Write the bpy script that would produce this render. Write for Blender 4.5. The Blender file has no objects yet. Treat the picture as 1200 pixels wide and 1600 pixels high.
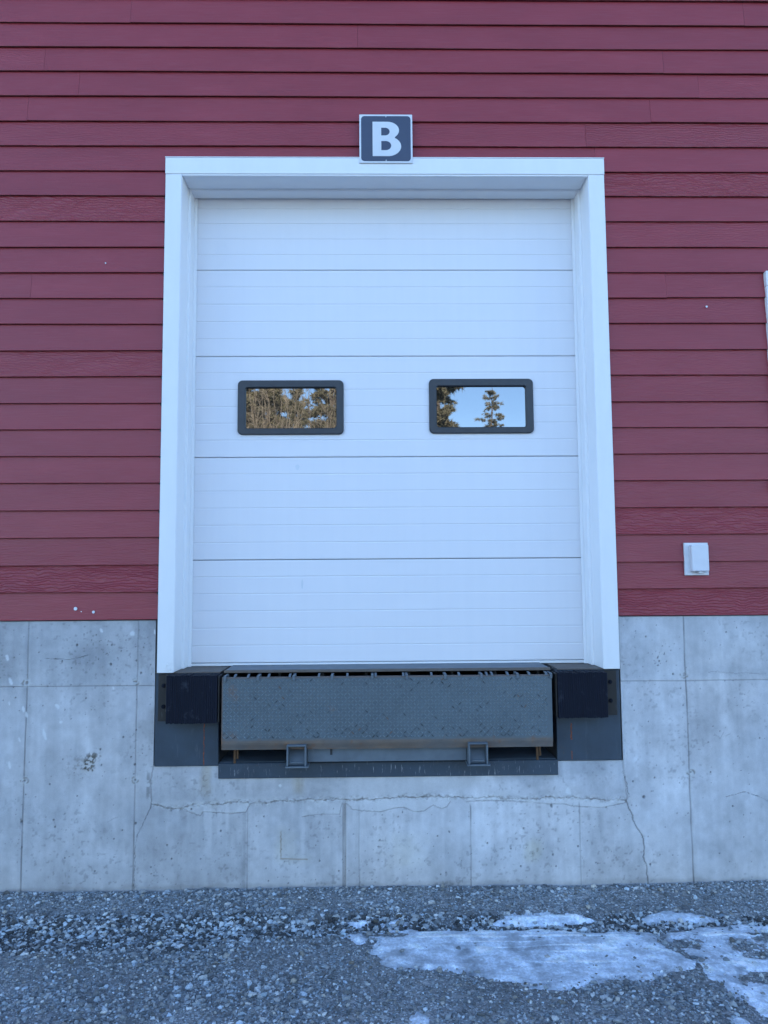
import bpy, bmesh, math, random
import numpy as np
from mathutils import Vector, Matrix

SC = bpy.context.scene
COL = SC.collection
rad = math.radians
RNG = np.random.default_rng(7)
random.seed(7)

# ---------------------------------------------------------------- camera
cam_d = bpy.data.cameras.new("camera")
cam = bpy.data.objects.new("camera", cam_d)
COL.objects.link(cam)
cam_d.sensor_fit = 'HORIZONTAL'
cam_d.sensor_width = 36.0
cam_d.lens = 36.0 * 1202.0 / 1200.0
cam_d.clip_start = 0.05
cam_d.clip_end = 2000.0


def cam_axes(p, ya, r):
    F = np.array([math.sin(ya) * math.cos(p), math.cos(ya) * math.cos(p), math.sin(p)])
    R = np.array([math.cos(ya), -math.sin(ya), 0.0])
    U = np.cross(R, F)
    return F, R * math.cos(r) + U * math.sin(r), U * math.cos(r) - R * math.sin(r)


_F, _R, _U = cam_axes(0.08482446, 0.01741972, -0.00704654)
cam.matrix_world = Matrix(((_R[0], _U[0], -_F[0], -0.0994), (_R[1], _U[1], -_F[1], -4.3071),
                           (_R[2], _U[2], -_F[2], 1.6763), (0, 0, 0, 1)))
SC.camera = cam

# ---------------------------------------------------------------- light
SUN_EL, SUN_AZ = 22.0, 12.0            # sun stands behind the warehouse
world = bpy.data.worlds.new("World")
SC.world = world
world.use_nodes = True
wn, wl = world.node_tree.nodes, world.node_tree.links
wn.clear()
sky = wn.new('ShaderNodeTexSky')
sky.sky_type = 'NISHITA'
sky.sun_disc = False
sky.sun_elevation = rad(SUN_EL)
sky.sun_rotation = rad(SUN_AZ)
sky.altitude = 200.0
sky.air_density = .85
sky.dust_density = 0.0
sky.ozone_density = 3.2
bgn = wn.new('ShaderNodeBackground')
bgn.inputs['Strength'].default_value = 0.15
won = wn.new('ShaderNodeOutputWorld')
wl.new(sky.outputs[0], bgn.inputs[0])
wl.new(bgn.outputs[0], won.inputs[0])

sun_d = bpy.data.lights.new("sun", 'SUN')
sun_d.energy = 4.0
sun_d.angle = rad(0.5)
sun_d.color = (1.0, 0.93, 0.82)
sun = bpy.data.objects.new("sun", sun_d)
COL.objects.link(sun)
_sd = Vector((math.sin(rad(SUN_AZ)) * math.cos(rad(SUN_EL)), math.cos(rad(SUN_AZ)) * math.cos(rad(SUN_EL)), math.sin(rad(SUN_EL))))
sun.rotation_euler = _sd.to_track_quat('Z', 'Y').to_euler()
sun.location = (0, 30, 40)

SC.view_settings.view_transform = 'Standard'
SC.view_settings.look = 'None'
SC.view_settings.exposure = 2.15
SC.view_settings.gamma = 1.0


# ---------------------------------------------------------------- helpers
def tag(o, label=None, cat=None, group=None, kind=None):
    if label: o['label'] = label
    if cat: o['category'] = cat
    if group: o['group'] = group
    if kind: o['kind'] = kind
    return o


def empty(name, loc=(0, 0, 0), label=None, cat=None, group=None):
    o = bpy.data.objects.new(name, None)
    COL.objects.link(o)
    o.location = loc
    o.empty_display_size = 0.1
    return tag(o, label, cat, group)


def link_mesh(name, me, mat=None, parent=None, smooth=False):
    if mat:
        me.materials.append(mat)
    if smooth:
        me.polygons.foreach_set('use_smooth', np.ones(len(me.polygons), dtype=bool))
    o = bpy.data.objects.new(name, me)
    COL.objects.link(o)
    if parent:
        o.parent = parent
        o.matrix_parent_inverse = Matrix.Translation(-Vector(parent.location))
    return o


def np_mesh(name, V, Fc, n, color=None):
    """mesh from arrays: V (k,3), Fc (m,n) all faces with n corners"""
    me = bpy.data.meshes.new(name)
    V = np.ascontiguousarray(V, dtype=np.float32)
    Fc = np.ascontiguousarray(Fc, dtype=np.int32)
    me.vertices.add(len(V))
    me.vertices.foreach_set('co', V.ravel())
    me.loops.add(Fc.size)
    me.loops.foreach_set('vertex_index', Fc.ravel())
    me.polygons.add(len(Fc))
    me.polygons.foreach_set('loop_start', np.arange(0, Fc.size, n, dtype=np.int32))
    me.polygons.foreach_set('use_smooth', np.zeros(len(Fc), dtype=bool))
    me.update(calc_edges=True)
    if color is not None:
        at = me.color_attributes.new('tone', 'FLOAT_COLOR', 'POINT')
        c = np.ones((len(V), 4), dtype=np.float32)
        c[:, :3] = color
        at.data.foreach_set('color', c.ravel())
    me.validate()
    return me


class MB:
    """collects shapes, builds one mesh object"""

    def __init__(self):
        self.bm = bmesh.new()

    def box(self, x0, x1, y0, y1, z0, z1, bev=0.0, jit=0.0, seg=1):
        b = bmesh.new()
        bmesh.ops.create_cube(b, size=1.0)
        for v in b.verts:
            v.co = Vector((x0 + (v.co.x + .5) * (x1 - x0), y0 + (v.co.y + .5) * (y1 - y0), z0 + (v.co.z + .5) * (z1 - z0)))
            if jit:
                v.co += Vector((random.uniform(-jit, jit), random.uniform(-jit, jit), random.uniform(-jit, jit)))
        if bev > 0:
            bmesh.ops.bevel(b, geom=list(b.edges), offset=bev, segments=seg, affect='EDGES')
        self._add(b)
        return self

    def prism(self, pts, axis, a0, a1, bev=0.0):
        """polygon (2-D points) extruded along axis 'x','y','z' from a0 to a1"""
        b = bmesh.new()

        def P(p, a):
            return {'x': (a, p[0], p[1]), 'y': (p[0], a, p[1]), 'z': (p[0], p[1], a)}[axis]
        v0 = [b.verts.new(P(p, a0)) for p in pts]
        v1 = [b.verts.new(P(p, a1)) for p in pts]
        b.faces.new(v0)
        b.faces.new(list(reversed(v1)))
        k = len(pts)
        for i in range(k):
            b.faces.new((v0[i], v1[i], v1[(i + 1) % k], v0[(i + 1) % k]))
        bmesh.ops.recalc_face_normals(b, faces=b.faces)
        if bev > 0:
            bmesh.ops.bevel(b, geom=list(b.edges), offset=bev, segments=1, affect='EDGES')
        self._add(b)
        return self

    def cyl(self, c, axis, r, h, seg=16, r2=None, bev=0.0):
        b = bmesh.new()
        bmesh.ops.create_cone(b, cap_ends=True, segments=seg, radius1=r, radius2=r if r2 is None else r2, depth=h)
        if bev > 0:
            bmesh.ops.bevel(b, geom=[e for e in b.edges if len(e.link_faces) == 2 and any(len(f.verts) > 4 for f in e.link_faces)], offset=bev, segments=1, affect='EDGES')
        m = {'z': Matrix(), 'x': Matrix.Rotation(rad(90), 4, 'Y'), 'y': Matrix.Rotation(rad(90), 4, 'X')}[axis]
        b.transform(Matrix.Translation(Vector(c)) @ m)
        self._add(b)
        return self

    def limb(self, p, q, r0, r1, seg=6):
        p, q = Vector(p), Vector(q)
        d = q - p
        b = bmesh.new()
        bmesh.ops.create_cone(b, cap_ends=True, segments=seg, radius1=r0, radius2=r1, depth=d.length)
        b.transform(Matrix.Translation((p + q) / 2) @ d.to_track_quat('Z', 'Y').to_matrix().to_4x4())
        self._add(b)
        return self

    def _add(self, b):
        me = bpy.data.meshes.new('tmp')
        b.to_mesh(me)
        b.free()
        self.bm.from_mesh(me)
        bpy.data.meshes.remove(me)

    def build(self, name, mat, parent=None, smooth=False):
        me = bpy.data.meshes.new(name)
        self.bm.to_mesh(me)
        self.bm.free()
        return link_mesh(name, me, mat, parent, smooth)


def rounded(x0, x1, z0, z1, r, n=6):
    pts = []
    for cx, cz, a0 in ((x1 - r, z1 - r, 0), (x0 + r, z1 - r, 90), (x0 + r, z0 + r, 180), (x1 - r, z0 + r, 270)):
        for i in range(n + 1):
            a = rad(a0 + 90 * i / n)
            pts.append((cx + r * math.cos(a), cz + r * math.sin(a)))
    return pts


def ring_mesh(outer, inner, y0, y1, name, mat, parent=None, bev=0.0):
    """flat frame between two outlines with equal point counts, from y0 (front) to y1"""
    b = bmesh.new()
    k = len(outer)
    vo0 = [b.verts.new((p[0], y0 + bev, p[1])) for p in outer]
    cx = sum(p[0] for p in outer) / k
    cz = sum(p[1] for p in outer) / k

    def sh(p, d):
        return (p[0] - d * (1 if p[0] > cx else -1), p[1] - d * (1 if p[1] > cz else -1))
    vo_f = [b.verts.new((sh(p, bev)[0], y0, sh(p, bev)[1])) for p in outer]
    vi_f = [b.verts.new((sh(p, -bev)[0], y0, sh(p, -bev)[1])) for p in inner]
    vi1 = [b.verts.new((p[0], y0 + bev, p[1])) for p in inner]
    vi2 = [b.verts.new((p[0], y1, p[1])) for p in inner]
    vo2 = [b.verts.new((p[0], y1, p[1])) for p in outer]
    for A, B in ((vo0, vo_f), (vo_f, vi_f), (vi_f, vi1), (vi1, vi2), (vi2, vo2), (vo2, vo0)):
        for i in range(k):
            j = (i + 1) % k
            b.faces.new((A[i], A[j], B[j], B[i]))
    bmesh.ops.recalc_face_normals(b, faces=b.faces)
    me = bpy.data.meshes.new(name)
    b.to_mesh(me)
    b.free()
    return link_mesh(name, me, mat, parent)


# value noise in numpy -------------------------------------------------
def vnoise(x, y, seed):
    g = np.random.default_rng(seed).random((256, 256))
    xi, yi = np.floor(x).astype(int), np.floor(y).astype(int)
    fx, fy = x - xi, y - yi
    fx = fx * fx * (3 - 2 * fx)
    fy = fy * fy * (3 - 2 * fy)
    a, b = g[xi & 255, yi & 255], g[(xi + 1) & 255, yi & 255]
    c, d = g[xi & 255, (yi + 1) & 255], g[(xi + 1) & 255, (yi + 1) & 255]
    return (a * (1 - fx) + b * fx) * (1 - fy) + (c * (1 - fx) + d * fx) * fy


def fbm(x, y, seed, octv=4):
    s, t, a = 0, 0, 1.0
    for k in range(octv):
        s = s + a * vnoise(x * 2 ** k + 17.3 * k, y * 2 ** k + 5.1 * k, seed + k)
        t += a
        a *= 0.55
    return s / t * 2 - 1


def polydist(x, z, pts):
    d = np.full(x.shape, 1e9)
    for (ax, az), (bx, bz) in zip(pts[:-1], pts[1:]):
        vx, vz = bx - ax, bz - az
        t = np.clip(((x - ax) * vx + (z - az) * vz) / (vx * vx + vz * vz + 1e-12), 0, 1)
        d = np.minimum(d, np.hypot(x - ax - t * vx, z - az - t * vz))
    return d


def sstep(a, b, v):
    t = np.clip((v - a) / (b - a), 0, 1)
    return t * t * (3 - 2 * t)


# ---------------------------------------------------------------- materials
class NT:
    def __init__(self, name):
        self.m = bpy.data.materials.new(name)
        self.m.use_nodes = True
        self.n, self.l = self.m.node_tree.nodes, self.m.node_tree.links
        self.p = self.n['Principled BSDF']
        self.tc = None

    def coord(self, scale=(1, 1, 1), loc=(0, 0, 0), src='Object'):
        if not self.tc: self.tc = self.n.new('ShaderNodeTexCoord')
        mp = self.n.new('ShaderNodeMapping')
        mp.inputs['Scale'].default_value = scale
        mp.inputs['Location'].default_value = loc
        self.l.new(self.tc.outputs[src], mp.inputs[0])
        return mp.outputs[0]

    def noise(self, vec, scale, detail=4, rough=.55, dist=0.0):
        t = self.n.new('ShaderNodeTexNoise')
        t.inputs['Scale'].default_value = scale
        t.inputs['Detail'].default_value = detail
        t.inputs['Roughness'].default_value = rough
        t.inputs['Distortion'].default_value = dist
        self.l.new(vec, t.inputs['Vector'])
        return t.outputs['Fac']

    def voro(self, vec, scale, feat='F1', out='Distance'):
        t = self.n.new('ShaderNodeTexVoronoi')
        t.feature = feat
        t.inputs['Scale'].default_value = scale
        self.l.new(vec, t.inputs['Vector'])
        return t.outputs[out]

    def ramp(self, fac, stops):
        r = self.n.new('ShaderNodeValToRGB')
        e = r.color_ramp.elements
        while len(e) < len(stops): e.new(.5)
        for k, (p, c) in enumerate(stops):
            e[k].position = p
            e[k].color = (c, c, c, 1) if not hasattr(c, '__len__') else (*c, 1)
        self.l.new(fac, r.inputs[0])
        return r.outputs[0]

    def mix(self, a, b, fac, mode='MIX'):
        t = self.n.new('ShaderNodeMix')
        t.data_type = 'RGBA'
        t.blend_type = mode
        for s, v in ((0, fac), (6, a), (7, b)):
            if hasattr(v, 'links'): self.l.new(v, t.inputs[s])
            elif s == 0: t.inputs[0].default_value = v
            else: t.inputs[s].default_value = (*v, 1) if len(v) == 3 else v
        return t.outputs[2]

    def math(self, op, a, b=0.0, clamp=False):
        t = self.n.new('ShaderNodeMath')
        t.operation = op
        t.use_clamp = clamp
        for k, v in enumerate((a, b)):
            if hasattr(v, 'links'): self.l.new(v, t.inputs[k])
            else: t.inputs[k].default_value = v
        return t.outputs[0]

    def attr(self, name='tone'):
        t = self.n.new('ShaderNodeAttribute')
        t.attribute_name = name
        return t

    def bump(self, h, strength=.5, dist=.002, prev=None):
        t = self.n.new('ShaderNodeBump')
        t.inputs['Strength'].default_value = strength
        t.inputs['Distance'].default_value = dist
        self.l.new(h, t.inputs['Height'])
        if prev: self.l.new(prev, t.inputs['Normal'])
        self.l.new(t.outputs[0], self.p.inputs['Normal'])
        return t.outputs[0]

    def base(self, c):
        if hasattr(c, 'links'): self.l.new(c, self.p.inputs['Base Color'])
        else: self.p.inputs['Base Color'].default_value = (*c, 1)

    def set(self, **k):
        for a, v in k.items():
            s = self.p.inputs[a.replace('_', ' ')]
            if hasattr(v, 'links'): self.l.new(v, s)
            else: s.default_value = v
        return self


def simple(name, col, rough=.5, var=.08, scale=8, bumpd=0.0, bscale=120, metal=0.0, spec=.5):
    t = NT(name)
    v = t.coord()
    n = t.noise(v, scale, 5, .6)
    dk = tuple(c * (1 - var * 1.5) for c in col)
    lt = tuple(min(1, c * (1 + var)) for c in col)
    t.base(t.ramp(n, [(.3, dk), (.7, lt)]))
    t.set(Roughness=rough, Metallic=metal)
    t.p.inputs['Specular IOR Level'].default_value = spec
    if bumpd: t.bump(t.noise(v, bscale, 4, .6), .6, bumpd)
    return t.m


# siding paint: per-board tone, embossed wood grain
def mat_siding():
    t = NT('red_siding_paint')
    tone = t.attr()
    sep = t.n.new('ShaderNodeSeparateColor')
    t.l.new(tone.outputs['Color'], sep.inputs[0])
    # r: tone with painted lap shadow, g: grain amount, b: random offset
    cx = t.n.new('ShaderNodeCombineXYZ')
    t.l.new(t.math('MULTIPLY', sep.outputs[2], 50.0), cx.inputs[0])
    t.l.new(t.math('MULTIPLY', sep.outputs[2], 13.0), cx.inputs[2])
    va = t.n.new('ShaderNodeVectorMath')
    va.operation = 'ADD'
    t.l.new(t.coord(), va.inputs[0])
    t.l.new(cx.outputs[0], va.inputs[1])

    def mp(sc):
        m = t.n.new('ShaderNodeMapping')
        m.inputs['Scale'].default_value = sc
        t.l.new(va.outputs[0], m.inputs[0])
        return m.outputs[0]
    w = t.n.new('ShaderNodeTexWave')
    w.wave_type = 'BANDS'
    w.bands_direction = 'Z'
    w.inputs['Scale'].default_value = 20
    w.inputs['Distortion'].default_value = 14
    w.inputs['Detail'].default_value = 3
    w.inputs['Detail Scale'].default_value = .6
    w.inputs['Detail Roughness'].default_value = .65
    t.l.new(mp((.55, 1, 1.0)), w.inputs['Vector'])
    fine = t.noise(mp((6, 1, 190)), 1.0, 4, .6, .3)
    grain = t.math('MULTIPLY', w.outputs['Fac'], t.math('MULTIPLY', sep.outputs[1], .7))
    h = t.math('ADD', t.math('MULTIPLY', fine, .45), grain)
    blot = t.noise(mp((1.2, 1, 5)), 1.6, 4, .6)
    red = t.ramp(blot, [(.25, (.245, .028, .036)), (.55, (.275, .033, .042)), (.8, (.305, .041, .052))])
    c = t.mix(red, (.5, .5, .5), 0.0)
    tn = t.n.new('ShaderNodeVectorMath')
    tn.operation = 'SCALE'
    t.l.new(c, tn.inputs[0])
    gl = t.math('SUBTRACT', 1.0, t.math('MULTIPLY', t.ramp(grain, [(.45, 0), (.75, 1)]), .15))
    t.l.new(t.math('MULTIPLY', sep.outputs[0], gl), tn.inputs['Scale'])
    dust = t.math('MULTIPLY', t.ramp(fine, [(.45, 0), (.8, 1)]), .10)
    t.base(t.mix(tn.outputs[0], (.40, .22, .26), dust))
    t.set(Roughness=t.ramp(fine, [(.2, .30), (.8, .48)]))
    t.p.inputs['Specular IOR Level'].default_value = .45
    t.bump(h, .9, .0034)
    return t.m


M = {}
M['siding'] = mat_siding()


def mat_white(name, col, rough, dirt=.05, streak=(3, 1, .6), bp=.15):
    t = NT(name)
    n1 = t.noise(t.coord(streak), 3.0, 5, .6)
    n2 = t.noise(t.coord((14, 3, 14)), 3.0, 4, .65)
    c = t.ramp(n1, [(.25, tuple(k * (1 - dirt) for k in col)), (.7, col)])
    t.base(t.mix(c, tuple(k * .82 for k in col), t.math('MULTIPLY', t.ramp(n2, [(.6, 0), (.8, 1)]), dirt * 3)))
    t.set(Roughness=rough)
    t.bump(n1, bp, .002)
    return t.m


M['trim'] = mat_white('white_coil_trim', (.80, .80, .79), .38)
M['jamb'] = mat_white('white_vinyl_jamb', (.86, .86, .865), .45, .02, (2, 1, 1), .02)


def mat_door():
    t = NT('white_door_steel')
    v = t.coord()
    stucco = t.noise(t.coord((150, 1, 150)), 1.0, 3, .6)
    streak = t.noise(t.coord((26, 1, .7)), 1.0, 4, .6)
    big = t.noise(v, 1.3, 3, .5)
    c = t.ramp(streak, [(.2, (.745, .735, .750)), (.75, (.765, .752, .765))])
    smudge = t.math('MULTIPLY', t.ramp(t.noise(t.coord((1, 1, 1), (4, 0, 2)), 2.1, 5, .7), [(.62, 0), (.78, 1)]), .16)
    t.base(t.mix(c, (.62, .62, .63), smudge))
    t.set(Roughness=t.ramp(big, [(.3, .36), (.7, .5)]))
    b = t.bump(big, .25, .012)
    t.bump(stucco, .3, .0005, b)
    return t.m


M['door'] = mat_door()
M['winframe'] = simple('dark_window_frame', (.030, .034, .040), .42, .1, 20, .0003, 300)


def mat_glass():
    t = NT('window_glass')
    t.base((.008, .011, .012))
    t.set(Roughness=.012)
    t.p.inputs['IOR'].default_value = 2.7
    t.bump(t.noise(t.coord(), 7.0, 2, .4), .10, .0022)
    return t.m


M['glass'] = mat_glass()


def mat_steel(name, col, rust=.25, rough=.5, streaks=True):
    t = NT(name)
    v = t.coord()
    n = t.noise(v, 9, 6, .65)
    n2 = t.noise(t.coord((20, 3, 3.0) if streaks < 2 else (60, 3, 9)), 1.5, 5, .65)
    c = t.ramp(n, [(.3, tuple(k * .8 for k in col)), (.7, tuple(k * 1.15 for k in col))])
    c = t.mix(c, (.15, .17, .19), t.math('MULTIPLY', t.ramp(n2, [(.58, 0), (.78, 1)]), .5 if streaks else 0))
    rn = t.noise(t.coord((1, 1, 1), (3, 1, 7)), 14, 8, .75)
    if streaks == 2: c = t.mix(c, (.42, .43, .43), t.math('MULTIPLY', t.ramp(n2, [(.60, 0), (.74, 1)]), .8))
    c = t.mix(c, (.13, .060, .030), t.math('MULTIPLY', t.ramp(rn, [(.60, 0), (.70, 1)]), rust))
    t.base(c)
    t.p.inputs['Specular IOR Level'].default_value = .35
    t.set(Roughness=t.ramp(n, [(.3, rough - .1), (.7, rough + .15)]))
    t.bump(rn, .3, .0008)
    return t.m


M['curb'] = mat_steel('lime_streaked_curb_steel', (.044, .062, .082), .5, .5, 2)
M['plate'] = mat_steel('grey_painted_steel', (.042, .060, .080), .35, .5)
M['leveler'] = mat_steel('worn_grey_leveler_paint', (.120, .145, .165), .12, .5)
M['ruststeel'] = mat_steel('rust_edged_steel', (.125, .105, .090), .75, .6)
M['blacksteel'] = mat_steel('blackened_steel', (.030, .027, .024), .4, .55)
M['pit'] = simple('dark_pit_lining', (.035, .036, .038), .9, .2, 6)
M['ochre'] = simple('rusty_ochre_steel', (.11, .055, .022), .8, .3, 40)


def mat_tone(name, rough=.55, bumpd=.0, bscale=200, fine=.10):
    """base colour from a painted 'tone' attribute with fine procedural grain"""
    t = NT(name)
    a = t.attr()
    g = t.noise(t.coord(), bscale, 4, .7)
    sc = t.n.new('ShaderNodeVectorMath')
    sc.operation = 'SCALE'
    t.l.new(a.outputs['Color'], sc.inputs[0])
    t.l.new(t.ramp(g, [(.3, 1 - fine), (.7, 1 + fine * .5)]), sc.inputs['Scale'])
    t.base(sc.outputs[0])
    t.set(Roughness=rough)
    if bumpd: t.bump(g, .6, bumpd)
    return t.m


M['concrete'] = mat_tone('form_cast_concrete', .82, .0008, 160, .08)
M['tread'] = mat_tone('painted_tread_plate', .45, .0003, 260, .08)
M['stone'] = mat_tone('gravel_stones', .78, .0006, 300, .16)


def mat_rubber():
    t = NT('laminated_black_rubber')
    n = t.noise(t.coord((260, 10, 5)), 1.0, 4, .7)
    n2 = t.noise(t.coord((9, 9, 9)), 1.4, 6, .7)
    c = t.ramp(n, [(.3, (.003, .0045, .010)), (.75, (.009, .012, .024))])
    t.base(t.mix(c, (.07, .08, .10), t.math('MULTIPLY', t.ramp(n2, [(.58, 0), (.8, 1)]), .8)))
    t.set(Roughness=.7)
    t.p.inputs['Specular IOR Level'].default_value = .18
    t.bump(n, .7, .001)
    return t.m


M['rubber'] = mat_rubber()
M['seal'] = simple('black_rubber_seal', (.03, .03, .032), .7)
M['signblue'] = simple('slate_blue_sign', (.046, .058, .095), .35, .05)
M['signwhite'] = simple('white_sign_vinyl', (.66, .68, .70), .35, .04)
M['boxgrey'] = simple('pale_grey_plastic', (.68, .68, .70), .5, .04)
M['boxwhite'] = simple('white_plastic', (.66, .66, .66), .45, .03)
M['screw'] = simple('zinc_screw', (.45, .44, .42), .4, .1, 30, 0, 100, .8)
M['roof'] = simple('grey_roof_metal', (.22, .22, .23), .5)
M['bark'] = simple('grey_brown_bark', (.16, .125, .095), .9, .3, 12, .01, 40)
M['twig'] = simple('tan_sapling_bark', (.36, .29, .21), .85, .2, 12)


# ---------------------------------------------------------------- warehouse
bld = empty('warehouse', (0, 0, 0), 'warehouse with dark red lap siding above a grey cast concrete foundation wall', 'building')
BW, BH, BD = 13.0, 9.6, 24.0            # half width, height, depth
S0, ROW = 1.4513, 0.1524
JOINTS = {4.723: -2.001, 3.358: -2.036, 4.151: 1.233}


def build_siding():
    V, Fq, C = [], [], []
    rows = int((BH - S0) / ROW)
    openings = [(-1.281, 1.280, 0.0, 4.05), (2.26, 3.30, 2.20, 3.38)]
    r = random.Random(3)
    for k in range(rows):
        z0 = S0 + k * ROW
        zc = z0 + ROW / 2
        joints = []
        fixed = [jx for jz, jx in JOINTS.items() if abs(jz - zc) < ROW / 2]
        x = fixed[0] if fixed else r.uniform(-2.0, 1.6)
        if not fixed and 1.6 < z0 < 4.1: x = r.uniform(-1.1, 1.1)
        xs = [x + 3.66 * i for i in range(-5, 6)]
        xs = [-BW] + [v for v in xs if -BW + .3 < v < BW - .3] + [BW]
        row_dz = r.uniform(-.0022, .0022)
        for a, b in zip(xs[:-1], xs[1:]):
            spans = [(a, b)]
            for ox0, ox1, oz0, oz1 in openings:
                if z0 + ROW * .5 < oz1 and z0 + ROW * .5 > oz0:
                    ns = []
                    for s, e in spans:
                        if e <= ox0 or s >= ox1: ns.append((s, e))
                        else:
                            if s < ox0: ns.append((s, ox0))
                            if e > ox1: ns.append((ox1, e))
                    spans = ns
            tone, grain, off = r.uniform(.94, 1.04), r.random() ** 4, r.random()
            if zc < 2.4: grain = min(1, grain * 1.2 + .12)
            dz, dy = row_dz + r.uniform(-.0006, .0006), r.uniform(-.001, .001)
            ph, am = r.uniform(0, 6), r.uniform(.0004, .0016)
            for s, e in spans:
                if e - s < .01: continue
                s2, e2 = s + .0006, e - .0006
                n = max(1, int((e2 - s2) / .35))
                base = len(V)
                for i in range(n + 1):
                    xx = s2 + (e2 - s2) * i / n
                    wz = dz + am * math.sin(xx * 2.1 + ph)
                    wy = dy + am * math.sin(xx * 1.3 + ph * 2)
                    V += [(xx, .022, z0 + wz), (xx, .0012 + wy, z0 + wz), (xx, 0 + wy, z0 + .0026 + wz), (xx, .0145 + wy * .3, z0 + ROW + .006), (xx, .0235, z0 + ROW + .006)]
                    C += [(.15, grain, off), (.35, grain, off), (tone, grain, off), (tone, grain, off), (tone, grain, off)]  # lap shadow painted dark into each board's underside and bottom edge
                for i in range(n):
                    p = base + i * 5
                    for j in range(4):
                        Fq.append((p + j, p + 5 + j, p + 6 + j, p + 1 + j))
                # end faces
                for p in (base, base + n * 5):
                    Fq.append((p, p + 1, p + 2, p + 3))
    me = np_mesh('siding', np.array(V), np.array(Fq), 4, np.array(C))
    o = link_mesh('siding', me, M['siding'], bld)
    return o


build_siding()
# sheathing behind the boards, side and rear walls, roof
MB().box(-BW, -1.245, .024, .20, S0 + .01, BH - .05).box(1.245, 2.265, .024, .20, S0 + .01, BH - .05) \
    .box(3.295, BW, .024, .20, S0 + .01, BH - .05).box(-1.245, 1.245, .024, .20, 4.06, BH - .05) \
    .box(2.265, 3.295, .024, .20, 3.385, BH - .05).box(2.265, 3.295, .024, .20, S0 + .01, 2.195) \
    .build('sheathing', M['pit'], bld)
MB().box(-BW, -BW + .2, .21, BD, 1.2, BH - .05).box(BW - .2, BW, .21, BD, 1.2, BH - .05) \
    .box(-BW, BW, BD, BD + .2, 0, BH - .05).build('rear_wall', M['siding'], bld)
MB().box(-BW - .4, BW + .4, -.12, BD + .5, BH - .04, BH + .18).build('roof', M['roof'], bld)
MB().box(-BW - .3, BW + .3, -.115, .02, BH - .24, BH - .045).build('fascia', M['trim'], bld)
# floor slab inside
MB().box(-BW + .25, -1.25, .30, BD - .1, 1.0, 1.160).box(1.25, BW - .25, .30, BD - .1, 1.0, 1.160) \
    .box(-1.25, 1.25, 2.6, BD - .1, 1.0, 1.160).build('floor_slab', M['pit'], bld)


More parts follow.
